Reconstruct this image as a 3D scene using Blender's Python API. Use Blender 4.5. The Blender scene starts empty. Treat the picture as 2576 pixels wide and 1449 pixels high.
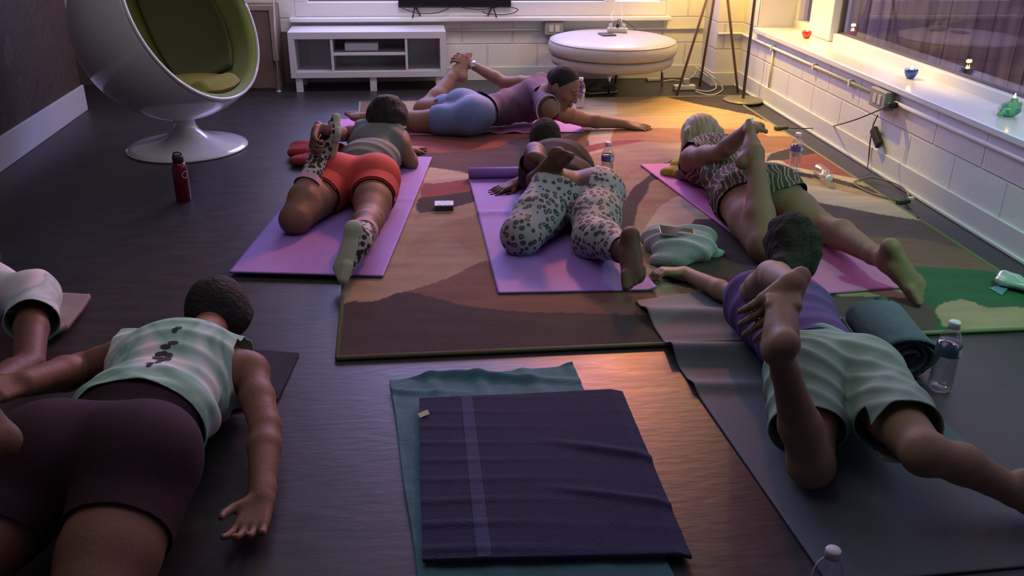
import bpy, bmesh, math, random
import numpy as np
from mathutils import Vector, Matrix
random.seed(7); RNG = np.random.default_rng(7)
SC = bpy.context.scene
COL = SC.collection
V3 = lambda *a: np.array(a, float)

# ------------------------------------------------------------ camera
FPX, YAW, PITCH, ROLL, CAMH = 2227.0, .1148, .4285, .01158, 1.43
fw = V3(math.sin(YAW)*math.cos(PITCH), math.cos(YAW)*math.cos(PITCH), -math.sin(PITCH))
r0 = V3(math.cos(YAW), -math.sin(YAW), 0); u0 = np.cross(r0, fw)
rt = r0*math.cos(ROLL)+u0*math.sin(ROLL); up = -r0*math.sin(ROLL)+u0*math.cos(ROLL)
EYE = V3(0, 0, CAMH)
cd = bpy.data.cameras.new('camera'); cam = bpy.data.objects.new('camera', cd); COL.objects.link(cam)
cam.matrix_world = Matrix(((rt[0], up[0], -fw[0], 0), (rt[1], up[1], -fw[1], 0), (rt[2], up[2], -fw[2], CAMH), (0, 0, 0, 1)))
cd.sensor_width = 36; cd.lens = 36*FPX/2576; cd.clip_start = .05
SC.camera = cam

def ray(x, y): return fw+rt*(x-1288)/FPX-up*(y-724.5)/FPX
def at(x, y, z=0.):                 # the place seen at a pixel, at height z
    d = ray(x, y); return EYE+d*((z-CAMH)/d[2])
def at_y(x, y, Y): d = ray(x, y); return EYE+d*(Y/d[1])
def at_x(x, y, X): d = ray(x, y); return EYE+d*(X/d[0])
def nxt(prev, x, y, L, far=True):   # next joint: bone length L from prev, seen at a pixel
    d = ray(x, y); d = d/np.linalg.norm(d); o = EYE-prev
    b = o@d; c = o@o-L*L; q = b*b-c
    if q < 0: return EYE+d*(-b)
    s = math.sqrt(q); return EYE+d*(-b+s if far else -b-s)
def at_like(x, y, P, off=0.):       # at the same depth as a point
    return EYE+ray(x, y)*((np.array(P)-EYE)@fw+off)
def nrm(v): v = np.array(v, float); return v/max(1e-9, np.linalg.norm(v))

# ------------------------------------------------------------ light
SC.view_settings.view_transform = 'Standard'; SC.view_settings.look = 'None'
SC.view_settings.gamma = 1; SC.view_settings.use_curve_mapping = False
SC.view_settings.exposure = 0.52
W = bpy.data.worlds.new('world'); SC.world = W; W.use_nodes = True
W.node_tree.nodes['Background'].inputs[0].default_value = (.62, .50, .80, 1)
W.node_tree.nodes['Background'].inputs[1].default_value = 1.1
def lamp(name, kind, loc, energy, color, size=.1, size_y=None, target=None, spot=None, blend=.3):
    l = bpy.data.lights.new(name, kind); l.energy = energy; l.color = color
    if kind == 'AREA':
        l.size = size
        if size_y: l.shape = 'RECTANGLE'; l.size_y = size_y
    else: l.shadow_soft_size = size
    if spot: l.spot_size = spot; l.spot_blend = blend
    o = bpy.data.objects.new(name, l); COL.objects.link(o); o.location = loc
    if target is not None:
        o.rotation_euler = Vector(np.array(target, float)-np.array(loc, float)).to_track_quat('-Z', 'Y').to_euler()
    return o
lamp('window_daylight_back', 'AREA', (.6, 7.50, 1.75), 100, (.50, .49, 1), 2.7, 1.5, target=(.6, 3, .2))
lamp('window_daylight_right', 'AREA', (3.02, 3.9, 2.1), 2.5, (.62, .62, 1), 4.0, .3, target=(2.5, 3.9, .3))
lamp('sunset_streetlight', 'SPOT', (2.45, 9.4, 3.7), 1100, (1, .29, .08), .28, target=(.75, 2.9, 0), spot=.60, blend=.35)
lamp('tripod_lamp_bulb', 'POINT', (2.235, 6.52, 1.28), 26, (1, .66, .10), .08)
lamp('floor_lamp_bulb', 'POINT', (2.38, 6.17, 1.70), 22, (1, .66, .13), .05)
lamp('yellow_wall_fill', 'SPOT', (1.75, 5.9, 2.3), 190, (1, .70, .12), .05, target=(2.5, 5.35, .3), spot=1.05, blend=.5)  # added unseen spot, throws more yellow onto the right wall
lamp('green_party_light', 'SPOT', (2.3, 2.3, 1.35), 32, (.18, 1, .40), .05, target=(2.2, 3.1, 0), spot=2.2, blend=.9)
lamp('ambient_fill', 'AREA', (-.3, 2.9, 2.92), 12, (1, .93, .92), 2.6, 2.2, target=(-.3, 2.9, 0))  # added ambient fill below the ceiling, not a visible fixture
lamp('back_wall_fill', 'AREA', (.0, 5.8, 2.9), 13, (.95, .82, .98), 2.2, .4, target=(.0, 7.3, .6)).data.spread = 1.9  # added unseen fill that brightens the back wall

# ------------------------------------------------------------ materials
MATS = {}
def mat(name, col, rough=.6, metal=0., var=0., vscale=8., bump=0., bscale=60., spec=.5, sheen=0., trans=0., emit=None, estr=0., coat=0., alpha=1., ior=1.45, attr=None, stretch=None):
    if name in MATS: return MATS[name]
    m = bpy.data.materials.new(name); m.use_nodes = True; nt = m.node_tree; b = nt.nodes['Principled BSDF']
    b.inputs['Base Color'].default_value = (*col, 1); b.inputs['Roughness'].default_value = rough
    b.inputs['Metallic'].default_value = metal; b.inputs['Specular IOR Level'].default_value = spec
    b.inputs['Transmission Weight'].default_value = trans; b.inputs['IOR'].default_value = ior
    b.inputs['Coat Weight'].default_value = coat; b.inputs['Alpha'].default_value = alpha
    if sheen: b.inputs['Sheen Weight'].default_value = sheen; b.inputs['Sheen Roughness'].default_value = .6
    if emit: b.inputs['Emission Color'].default_value = (*emit, 1); b.inputs['Emission Strength'].default_value = estr
    tc = nt.nodes.new('ShaderNodeTexCoord'); vec = tc.outputs['Object']
    if stretch:
        mp = nt.nodes.new('ShaderNodeMapping'); mp.inputs['Scale'].default_value = stretch; nt.links.new(vec, mp.inputs[0]); vec = mp.outputs[0]
    src = None
    if attr:
        a = nt.nodes.new('ShaderNodeAttribute'); a.attribute_name = attr; src = a.outputs['Color']; nt.links.new(src, b.inputs['Base Color'])
    if var:
        n = nt.nodes.new('ShaderNodeTexNoise'); n.inputs['Scale'].default_value = vscale; n.inputs['Detail'].default_value = 5
        nt.links.new(vec, n.inputs['Vector'])
        r = nt.nodes.new('ShaderNodeMapRange'); r.inputs[1].default_value = .3; r.inputs[2].default_value = .7
        r.inputs[3].default_value = 1-var; r.inputs[4].default_value = 1+var; nt.links.new(n.outputs[0], r.inputs[0])
        x = nt.nodes.new('ShaderNodeMix'); x.data_type = 'RGBA'; x.blend_type = 'MULTIPLY'; x.inputs[0].default_value = 1
        x.inputs[6].default_value = (*col, 1)
        if src: nt.links.new(src, x.inputs[6])
        nt.links.new(r.outputs[0], x.inputs[7]); nt.links.new(x.outputs[2], b.inputs['Base Color'])
    if bump:
        n = nt.nodes.new('ShaderNodeTexNoise'); n.inputs['Scale'].default_value = bscale; n.inputs['Detail'].default_value = 3
        nt.links.new(vec, n.inputs['Vector']); bp = nt.nodes.new('ShaderNodeBump'); bp.inputs['Strength'].default_value = bump
        bp.inputs['Distance'].default_value = .01; nt.links.new(n.outputs[0], bp.inputs['Height']); nt.links.new(bp.outputs[0], b.inputs['Normal'])
    MATS[name] = m; return m

def nodes_of(m): return m.node_tree, m.node_tree.nodes['Principled BSDF']
def ramp(nt, stops, interp='LINEAR'):
    r = nt.nodes.new('ShaderNodeValToRGB'); r.color_ramp.interpolation = interp
    e = r.color_ramp.elements
    while len(e) < len(stops): e.new(.5)
    for i, (p, c) in enumerate(stops): e[i].position = p; e[i].color = (*c, 1)
    return r

def block_mat(name, col, uvec, zoff=.08):     # painted concrete block wall
    m = mat(name, col, rough=.55, var=.06, vscale=3); nt, b = nodes_of(m)
    tc = nt.nodes.new('ShaderNodeTexCoord'); sp = nt.nodes.new('ShaderNodeSeparateXYZ'); cb = nt.nodes.new('ShaderNodeCombineXYZ')
    ad = nt.nodes.new('ShaderNodeMath'); ad.inputs[1].default_value = -zoff
    nt.links.new(tc.outputs['Object'], sp.inputs[0]); nt.links.new(sp.outputs[uvec], cb.inputs[0])
    nt.links.new(sp.outputs[2], ad.inputs[0]); nt.links.new(ad.outputs[0], cb.inputs[1])
    br = nt.nodes.new('ShaderNodeTexBrick'); br.inputs['Scale'].default_value = 1; br.inputs['Brick Width'].default_value = .4
    br.inputs['Row Height'].default_value = .2; br.inputs['Mortar Size'].default_value = .007; br.inputs['Mortar Smooth'].default_value = .6
    nt.links.new(cb.outputs[0], br.inputs['Vector'])
    n = nt.nodes.new('ShaderNodeTexNoise'); n.inputs['Scale'].default_value = 45; n.inputs['Detail'].default_value = 6
    nt.links.new(tc.outputs['Object'], n.inputs['Vector'])
    mu = nt.nodes.new('ShaderNodeMath'); mu.operation = 'MULTIPLY_ADD'; mu.inputs[1].default_value = -1.0
    n2 = nt.nodes.new('ShaderNodeMath'); n2.operation = 'MULTIPLY'; n2.inputs[1].default_value = .25
    nt.links.new(n.outputs[0], n2.inputs[0]); nt.links.new(br.outputs['Fac'], mu.inputs[0]); nt.links.new(n2.outputs[0], mu.inputs[2])
    bp = nt.nodes.new('ShaderNodeBump'); bp.inputs['Strength'].default_value = .9; bp.inputs['Distance'].default_value = .008
    nt.links.new(mu.outputs[0], bp.inputs['Height']); nt.links.new(bp.outputs[0], b.inputs['Normal'])
    return m

def animal_mat(name, base, spot, scale=30., ring=True, stretch=(1, 1, 1)):     # leopard print
    m = mat(name, base, rough=.75, stretch=stretch); nt, b = nodes_of(m)
    tc = nt.nodes.new('ShaderNodeTexCoord'); mp = nt.nodes.new('ShaderNodeMapping'); mp.inputs['Scale'].default_value = stretch
    nt.links.new(tc.outputs['Object'], mp.inputs[0])
    n = nt.nodes.new('ShaderNodeTexNoise'); n.inputs['Scale'].default_value = scale*1.3
    mx = nt.nodes.new('ShaderNodeVectorMath'); mx.operation = 'MULTIPLY_ADD'; k = .35/scale
    mx.inputs[1].default_value = (k, k, k); nt.links.new(mp.outputs[0], n.inputs['Vector']); nt.links.new(n.outputs['Color'], mx.inputs[0]); nt.links.new(mp.outputs[0], mx.inputs[2])
    v = nt.nodes.new('ShaderNodeTexVoronoi'); v.inputs['Scale'].default_value = scale; v.inputs['Randomness'].default_value = .75
    nt.links.new(mx.outputs[0], v.inputs['Vector'])
    d = v.outputs['Distance']
    st = [(0, base), (.13, base), (.17, spot), (.40, spot), (.44, base)] if ring else [(0, spot), (.50, spot), (.55, base)]
    r = ramp(nt, st); nt.links.new(d, r.inputs[0])
    n3 = nt.nodes.new('ShaderNodeTexNoise'); n3.inputs['Scale'].default_value = scale*1.1; nt.links.new(mp.outputs[0], n3.inputs['Vector'])
    g = nt.nodes.new('ShaderNodeMath'); g.operation = 'GREATER_THAN'; g.inputs[1].default_value = .80 if ring else .85
    nt.links.new(n3.outputs[0], g.inputs[0])
    x = nt.nodes.new('ShaderNodeMix'); x.data_type = 'RGBA'; x.inputs[7].default_value = (*base, 1)
    nt.links.new(g.outputs[0], x.inputs[0]); nt.links.new(r.outputs[0], x.inputs[6]); nt.links.new(x.outputs[2], b.inputs['Base Color'])
    return m

def mix_noise_mat(name, stops, scale, rough=.8, distort=0., stretch=(1, 1, 1), wave=False):
    m = mat(name, stops[0][1], rough=rough); nt, b = nodes_of(m)
    tc = nt.nodes.new('ShaderNodeTexCoord'); mp = nt.nodes.new('ShaderNodeMapping'); mp.inputs['Scale'].default_value = stretch
    nt.links.new(tc.outputs['Object'], mp.inputs[0])
    if wave:
        n = nt.nodes.new('ShaderNodeTexWave'); n.inputs['Scale'].default_value = scale; n.inputs['Distortion'].default_value = distort
        n.inputs['Detail'].default_value = 2; n.inputs['Detail Scale'].default_value = 1.4
    else:
        n = nt.nodes.new('ShaderNodeTexNoise'); n.inputs['Scale'].default_value = scale; n.inputs['Distortion'].default_value = distort; n.inputs['Detail'].default_value = 2
    nt.links.new(mp.outputs[0], n.inputs['Vector']); r = ramp(nt, stops); nt.links.new(n.outputs[1] if wave else n.outputs[0], r.inputs[0])
    nt.links.new(r.outputs[0], b.inputs['Base Color']); return m

# ------------------------------------------------------------ object helpers
def tag(o, label=None, cat=None, group=None, kind=None):
    if label: o['label'] = label
    if cat: o['category'] = cat
    if group: o['group'] = group
    if kind: o['kind'] = kind
    return o
def thing(name, label, cat, loc=(0, 0, 0), group=None):
    o = bpy.data.objects.new(name, None); COL.objects.link(o); o.location = loc; o.empty_display_size = .05
    return tag(o, label, cat, group)
def link_mesh(name, me, m, parent=None, smooth=True):
    o = bpy.data.objects.new(name, me); COL.objects.link(o)
    if m is not None: me.materials.append(m)
    if smooth: me.shade_smooth()
    if parent is not None:
        me.transform(Matrix.Translation(-Vector(parent_origin(parent)))); o.parent = parent
    return o
def parent_origin(p):
    v = Vector((0, 0, 0))
    while p is not None: v = v+p.location; p = p.parent
    return v
def obj(name, bm, m, parent=None, smooth=False):          # links a bmesh as ONE object
    me = bpy.data.meshes.new(name); bmesh.ops.recalc_face_normals(bm, faces=bm.faces); bm.to_mesh(me); bm.free()
    return link_mesh(name, me, m, parent, smooth)
def rebase(o, loc):                # puts a top-level mesh's origin at its base
    o.data.transform(Matrix.Translation(-Vector(loc))); o.location = Vector(loc); return o
def mod_bevel(o, w, n=2): b = o.modifiers.new('bevel', 'BEVEL'); b.width = w; b.segments = n; b.limit_method = 'ANGLE'; return o

def box(bm, c, s, rz=0., rot=None):
    m = Matrix.Translation(Vector(c)) @ (rot if rot is not None else Matrix.Rotation(rz, 4, 'Z')) @ Matrix.Diagonal((*s, 1))
    return bmesh.ops.create_cube(bm, size=1, matrix=m)['verts']
def box2(bm, a, b): return box(bm, [(a[i]+b[i])/2 for i in range(3)], [abs(b[i]-a[i]) for i in range(3)])
def lathe(bm, prof, c=(0, 0, 0), n=32, M=None, cap=True):
    rings = []
    for r, z in prof:
        ring = []
        for i in range(n):
            a = 2*math.pi*i/n; p = Vector((r*math.cos(a), r*math.sin(a), z))
            if M is not None: p = M @ p
            ring.append(bm.verts.new(p+Vector(c)))
        rings.append(ring)
    for a, b in zip(rings, rings[1:]):
        for i in range(n): bm.faces.new((a[i], a[(i+1) % n], b[(i+1) % n], b[i]))
    if cap:
        if prof[0][0] > 1e-6: bm.faces.new(rings[0][::-1])
        if prof[-1][0] > 1e-6: bm.faces.new(rings[-1])
def smooth_path(pts, n=8):
    P = [np.array(p, float) for p in pts]; out = []
    for i in range(len(P)-1):
        a = P[max(i-1, 0)]; b = P[i]; c = P[i+1]; d = P[min(i+2, len(P)-1)]
        for k in range(n):
            t = k/n; out.append(.5*((2*b)+(-a+c)*t+(2*a-5*b+4*c-d)*t*t+(-a+3*b-3*c+d)*t**3))
    out.append(P[-1]); return out
def tube(bm, pts, r, n=8, smooth=0, r2=None):
    P = smooth_path(pts, smooth) if smooth else [np.array(p, float) for p in pts]
    t = nrm(P[1]-P[0]); a = nrm(np.cross(t, V3(0, 0, 1) if abs(t[2]) < .9 else V3(1, 0, 0))); rings = []
    for i, p in enumerate(P):
        t = nrm(P[min(i+1, len(P)-1)]-P[max(i-1, 0)]); a = nrm(a-t*(a@t)); b = np.cross(t, a)
        rr = r if r2 is None else r+(r2-r)*i/(len(P)-1)
        rings.append([bm.verts.new(Vector(p+rr*(a*math.cos(2*math.pi*k/n)+b*math.sin(2*math.pi*k/n)))) for k in range(n)])
    for x, y in zip(rings, rings[1:]):
        for k in range(n): bm.faces.new((x[k], x[(k+1) % n], y[(k+1) % n], y[k]))
    bm.faces.new(rings[0][::-1]); bm.faces.new(rings[-1])
def noise2(p, seed=0, oct=3, f0=1.):    # cheap smooth pseudo noise on arrays
    g = np.random.default_rng(seed); s = np.zeros(p.shape[0]); amp = 1.; f = f0; tot = 0
    for o in range(oct):
        for k in range(5):
            d = g.normal(size=p.shape[1]); d /= np.linalg.norm(d); s += amp*np.sin(p@d*f*g.uniform(.7, 1.4)+g.uniform(0, 6.28))*.45
        tot += amp; amp *= .5; f *= 2.1
    return s/tot
def sheet(corners, nx, ny, hfun, thick, name, m, parent=None, rough_edge=0.):
    """cloth or mat: bilinear quad FL,FR,BR,BL, heights hfun(u,v,P), real thickness"""
    FL, FR, BR, BL = [np.array(c, float)[:2] for c in corners]
    u, v = np.meshgrid(np.linspace(0, 1, nx), np.linspace(0, 1, ny), indexing='ij'); u = u.ravel(); v = v.ravel()
    P = (FL*((1-u)*(1-v))[:, None]+FR*(u*(1-v))[:, None]+BR*(u*v)[:, None]+BL*((1-u)*v)[:, None])
    if rough_edge:
        P[:, 0] += rough_edge*noise2(P, 3, 3, 6)*1.; P[:, 1] += rough_edge*noise2(P, 4, 3, 6)*1.
    z = hfun(u, v, P); top = np.column_stack([P, z+thick]); bot = np.column_stack([P, z])
    N = nx*ny; idx = np.arange(N).reshape(nx, ny)
    q = np.stack([idx[:-1, :-1], idx[1:, :-1], idx[1:, 1:], idx[:-1, 1:]], -1).reshape(-1, 4)
    F = [q, q[:, ::-1]+N]
    loop = np.concatenate([idx[:, 0], idx[-1, 1:], idx[-2::-1, -1], idx[0, -2:0:-1]])
    l2 = np.roll(loop, -1); F.append(np.stack([loop, loop+N, l2+N, l2], -1))
    me = fast_mesh(name, np.vstack([top, bot]), np.vstack(F))
    return link_mesh(name, me, m, parent)
def fast_mesh(name, verts, quads):
    me = bpy.data.meshes.new(name); n = len(quads); k = quads.shape[1]
    me.vertices.add(len(verts)); me.vertices.foreach_set('co', np.ascontiguousarray(verts, dtype=np.float32).ravel())
    me.loops.add(n*k); me.loops.foreach_set('vertex_index', quads.astype(np.int32).ravel())
    me.polygons.add(n); me.polygons.foreach_set('loop_start', np.arange(0, n*k, k, dtype=np.int32))
    me.update(calc_edges=True); me.validate(); return me
# ------------------------------------------------------------ soft shapes (bodies, garments, pillows) from blended volumes
class Soft:
    def __init__(s): s.p = []
    def cone(s, a, b, ra, rb, k=.02, tag='', sq=None):   # tapered limb, sq=(direction, factor) flattens it
        s.p.append(('c', np.array(a, float), np.array(b, float), ra, rb, k, tag, sq)); return s
    def ell(s, c, r, ax=None, k=.02, tag=''):
        A = np.eye(3) if ax is None else np.array([nrm(x) for x in ax])
        s.p.append(('e', np.array(c, float), np.array(r, float), A, 0, k, tag, None)); return s
    def pick(s, tags, inf=0., kmin=0.):
        o = Soft()
        for q in s.p:
            if q[6] in tags:
                f = inf(q) if callable(inf) else inf
                k = max(q[5], kmin)
                if q[0] == 'c': o.p.append(('c', q[1], q[2], q[3]+f, q[4]+f, k, q[6], q[7]))
                else: o.p.append(('e', q[1], q[2]+f, q[3], 0, k, q[6], None))
        return o
    def mesh(s, h=.005):
        lo = np.full(3, 9e9); hi = -lo
        bb = []
        for q in s.p:
            if q[0] == 'c': r = max(q[3], q[4]); a = np.minimum(q[1], q[2])-r; b = np.maximum(q[1], q[2])+r
            else: r = q[2].max(); a = q[1]-r; b = q[1]+r
            bb.append((a, b)); lo = np.minimum(lo, a); hi = np.maximum(hi, b)
        lo -= .03; hi += .03; n = np.ceil((hi-lo)/h).astype(int)+1
        F = np.full(n, .05, np.float32)
        for q, (a, b) in zip(s.p, bb):
            k = q[5]; pad = k+3*h
            i0 = np.maximum(((a-pad-lo)/h).astype(int), 0); i1 = np.minimum(((b+pad-lo)/h).astype(int)+2, n)
            X = (lo[0]+h*np.arange(i0[0], i1[0])).astype(np.float32)[:, None, None]
            Y = (lo[1]+h*np.arange(i0[1], i1[1])).astype(np.float32)[None, :, None]
            Z = (lo[2]+h*np.arange(i0[2], i1[2])).astype(np.float32)[None, None, :]
            if q[0] == 'c':
                A = q[1]; B = q[2]; ba = B-A; L = max(ba@ba, 1e-9)
                x, y, z = X-A[0], Y-A[1], Z-A[2]
                t = np.clip((x*ba[0]+y*ba[1]+z*ba[2])/L, 0, 1)
                x = x-t*ba[0]; y = y-t*ba[1]; z = z-t*ba[2]
                if q[7] is not None:
                    d, f = q[7]; d = nrm(d); w = (x*d[0]+y*d[1]+z*d[2])*(1/f-1); x = x+w*d[0]; y = y+w*d[1]; z = z+w*d[2]
                    D = (np.sqrt(x*x+y*y+z*z)-(q[3]+(q[4]-q[3])*t))*min(1, f)
                else: D = np.sqrt(x*x+y*y+z*z)-(q[3]+(q[4]-q[3])*t)
            else:
                x, y, z = X-q[1][0], Y-q[1][1], Z-q[1][2]; A = q[3]; r = q[2]; k0 = 0; k1 = 0
                for j in range(3):
                    c = (x*A[j][0]+y*A[j][1]+z*A[j][2])/r[j]; k0 = k0+c*c; k1 = k1+(c/r[j])**2
                k0 = np.sqrt(k0); D = k0*(k0-1)/np.maximum(np.sqrt(k1), 1e-6)
            S = F[i0[0]:i1[0], i0[1]:i1[1], i0[2]:i1[2]]
            hh = np.clip(.5+.5*(S-D)/k, 0, 1); S[...] = S*(1-hh)+D*hh-k*hh*(1-hh)
        return nets(F, lo, h)
def nets(F, lo, h):
    neg = F < 0; nx, ny, nz = F.shape
    c = np.zeros((nx-1, ny-1, nz-1), np.uint8)
    offs = [(i, j, k) for i in (0, 1) for j in (0, 1) for k in (0, 1)]
    for i, j, k in offs: c += neg[i:nx-1+i, j:ny-1+j, k:nz-1+k]
    act = (c > 0) & (c < 8); I = np.argwhere(act); ids = np.full(act.shape, -1, np.int32); ids[act] = np.arange(len(I))
    acc = np.zeros((len(I), 3)); cnt = np.zeros(len(I))
    for a in range(3):
        for i, j, k in offs:
            if (i, j, k)[a]: continue
            p = I+np.array([i, j, k]); q = p.copy(); q[:, a] += 1
            f0 = F[p[:, 0], p[:, 1], p[:, 2]]; f1 = F[q[:, 0], q[:, 1], q[:, 2]]; m = (f0 < 0) != (f1 < 0)
            t = np.where(m, f0/np.where(m, f0-f1, 1), 0); e = p.astype(float); e[:, a] += t
            acc[m] += e[m]; cnt[m] += 1
    V = lo+h*acc/cnt[:, None]; Q = []
    for a in range(3):
        b, d = (a+1) % 3, (a+2) % 3
        s0 = [slice(1, -1)]*3; s0[a] = slice(0, -1); s1 = list(s0); s1[a] = slice(1, None)
        A = neg[tuple(s0)]; B = neg[tuple(s1)]
        for flip, M in ((0, A & ~B), (1, ~A & B)):
            P = np.argwhere(M); st = np.array([1, 1, 1]); st[a] = 0; P = P+st
            def cell(db, dd): q = P.copy(); q[:, b] += db; q[:, d] += dd; return ids[q[:, 0], q[:, 1], q[:, 2]]
            r = np.stack([cell(-1, -1), cell(0, -1), cell(0, 0), cell(-1, 0)], -1)
            Q.append(r[:, ::-1] if flip else r)
    Q = np.vstack(Q); return V, Q
def vnormals(V, Q):
    n = np.cross(V[Q[:, 2]]-V[Q[:, 0]], V[Q[:, 3]]-V[Q[:, 1]]); N = np.zeros_like(V)
    for k in range(4): np.add.at(N, Q[:, k], n)
    return N/np.maximum(np.linalg.norm(N, axis=1), 1e-12)[:, None]
def clip_mesh(V, Q, f):          # keep f<0, cutting faces cleanly along f=0
    s = f[Q] < 0; keep = Q[s.all(1)]; mixed = Q[s.any(1) & ~s.all(1)]
    V = list(V); cache = {}; tris = []
    def cut(a, b):
        key = (min(a, b), max(a, b))
        if key not in cache:
            t = f[a]/(f[a]-f[b]); cache[key] = len(V); V.append(V[a]*(1-t)+V[b]*t)
        return cache[key]
    for q in mixed:
        poly = []
        for i in range(4):
            a, b = q[i], q[(i+1) % 4]
            if f[a] < 0: poly.append(a)
            if (f[a] < 0) != (f[b] < 0): poly.append(cut(a, b))
        for i in range(1, len(poly)-1): tris.append((poly[0], poly[i], poly[i+1], -1))
    return np.array(V), keep, np.array(tris, int).reshape(-1, 4)[:, :3]
def poly_mesh(name, V, quads, tris):
    used = np.unique(np.concatenate([quads.ravel(), tris.ravel()])); mp = np.full(len(V), -1); mp[used] = np.arange(len(used)); V = V[used]
    me = bpy.data.meshes.new(name); nq, ntr = len(quads), len(tris)
    me.vertices.add(len(V)); me.vertices.foreach_set('co', V.astype(np.float32).ravel())
    L = np.concatenate([mp[quads].ravel(), mp[tris].ravel()]); me.loops.add(len(L)); me.loops.foreach_set('vertex_index', L.astype(np.int32))
    st = np.concatenate([np.arange(nq)*4, nq*4+np.arange(ntr)*3]); me.polygons.add(nq+ntr)
    me.polygons.foreach_set('loop_start', st.astype(np.int32)); me.update(calc_edges=True); me.validate(); return me
def disk_clip(disks):
    def f(P):
        r = np.full(len(P), -1.)
        for c, n, R in disks:
            n = nrm(n); q = (P-c)@n; e = P-c-np.clip(q, 0, .35)[:, None]*n
            r = np.maximum(r, np.minimum(q, R-np.linalg.norm(e, axis=1)))
        return r
    return f
def soft_obj(name, soft, m, parent=None, h=.005, floor=.012, wrinkle=(), clips=None, thick=0., fuzz=None, post=None):
    """wrinkle: list of (direction, frequency, amplitude, warp)"""
    V, Q = soft.mesh(h); N = vnormals(V, Q)
    for i, (d, fr, am, wp) in enumerate(wrinkle):
        ph = V@nrm(d)*fr+wp*noise2(V, 11+i, 2, 9); w = .5+.5*np.sin(ph); w = w**1.6
        w *= np.clip(.55+.6*noise2(V, 31+i, 2, 5), 0, 1); V = V+N*(am*w)[:, None]
    if fuzz: V = V+N*(fuzz[0]*noise2(V, 5, 3, fuzz[1]))[:, None]
    if post: V = post(V, N)
    if floor is not None:       # soft things flatten where they rest
        lim = floor(V) if callable(floor) else floor
        V[:, 2] = np.maximum(V[:, 2], lim)
    if clips:
        V, q, t = clip_mesh(V, Q, disk_clip(clips)(V)); me = poly_mesh(name, V, q, t)
    else: me = fast_mesh(name, V, Q)
    o = link_mesh(name, me, m, parent)
    if thick: s = o.modifiers.new('cloth', 'SOLIDIFY'); s.thickness = thick; s.offset = -1
    return o

# ------------------------------------------------------------ anatomy
def hand(S, wr, d, n, thumb=1, curl=.25, L=1., spread=.10, k=.0035, tcurl=.2, rs=1.):
    """d finger direction, n back of the hand; thumb on side thumb*cross(d,n)"""
    d = nrm(d); n = nrm(np.array(n)-d*(np.array(n)@d)); s = np.cross(d, n)*thumb
    S.cone(wr-d*.03*L, wr+d*.01*L, .024*L, .022*L, .02, 'hand', (n, .75))
    ln = [.074, .082, .076, .060]; fr = [.44, .31, .25]
    for i in range(4):
        off = (.030-.020*i)*L; kn = wr+d*(.092-.004*abs(i-1))*L+s*off-n*.003
        S.cone(wr+s*off*.6+d*.008, kn, .0165*L, .0135*L, .012, 'hand')
        p = kn; a = curl*(.9 if i else .7); dd = nrm(d+s*spread*(1-i*.75))
        for j in range(3):
            a2 = a*(j+.6); q = p+(dd*math.cos(a2)-n*math.sin(a2))*ln[i]*fr[j]*L
            S.cone(p, q, (.0103-.0009*j)*L*rs, (.0096-.0009*j)*L*rs, k, 'finger'); p = q
    b = wr+d*.022*L+s*.024*L-n*.006*L; q = b+nrm(d*.75+s*.75-n*.25)*.042*L
    S.cone(b, q, .017*L, .0125*L, .012, 'hand')
    q2 = q+nrm(d*.9+s*(.5-tcurl)-n*(.2+tcurl))*.032*L; S.cone(q, q2, .0120*L, .0105*L, .004, 'finger')
    q3 = q2+nrm(d*1.+s*(.25-tcurl*1.5)-n*(.3+tcurl))*.025*L; S.cone(q2, q3, .0105*L, .0085*L, .004, 'finger')
def foot(S, an, f, sole, big=1, L=1., tg='foot', k=.012):
    """f toe direction, sole = outward normal of the sole, big toe on side big*cross(f,sole)"""
    f = nrm(f); sole = nrm(np.array(sole)-f*(np.array(sole)@f)); s = np.cross(f, sole)*big
    heel = an+sole*.042*L-f*.045*L
    S.cone(an, heel, .036*L, .032*L, .02, tg); S.cone(an-f*.02*L, an+f*.05*L+sole*.02*L, .036*L, .033*L, .02, tg)
    S.cone(heel, heel+f*.15*L-s*.018*L+sole*.002, .028*L, .021*L, .02, tg)
    S.cone(an+f*.03*L+sole*.02*L, an+f*.135*L+s*.018*L+sole*.043*L, .036*L, .025*L, .02, tg, (sole, .8))
    S.cone(an+f*.03*L+sole*.025*L, an+f*.125*L-s*.02*L+sole*.047*L, .032*L, .020*L, .02, tg, (sole, .8))
    tips = []; rs = [.0145, .0105, .010, .009, .0085]; ln = [.062, .06, .054, .046, .038]
    for i in range(5):
        b = an+f*(.132-.006*i)*L+s*(.028-.0165*i)*L+sole*.052*L
        S.cone(b-f*.02*L, b+f*(ln[i]-.026)*L+sole*.002, rs[i]*1.1*L, rs[i]*L, .003 if i else .005, tg); tips.append((b+f*(ln[i]-.022)*L-sole*rs[i]*.75*L, f, s, -sole, rs[i]*L))
    return tips
def leg(S, hip, kn, an, rh=.088, rk=.058, ra=.036, t='L', cr=.060, back=None):
    """thigh and shank with a calf bulging towards back"""
    m = hip*.5+kn*.5
    S.cone(hip, m, rh, (rh+rk)*.52, .03, 'thigh'+t); S.cone(m, kn, (rh+rk)*.52, rk, .02, 'thigh'+t)
    S.ell(kn, (rk*1.0,)*3, None, .015, 'shank'+t)
    c = kn*.68+an*.32+(nrm(back)*.014 if back is not None else 0)
    S.cone(kn, c, rk*.88, cr, .02, 'shank'+t); S.cone(c, kn*.2+an*.8, cr, ra*1.05, .02, 'shank'+t); S.cone(kn*.2+an*.8, an, ra*1.05, ra, .015, 'shank'+t)
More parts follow.
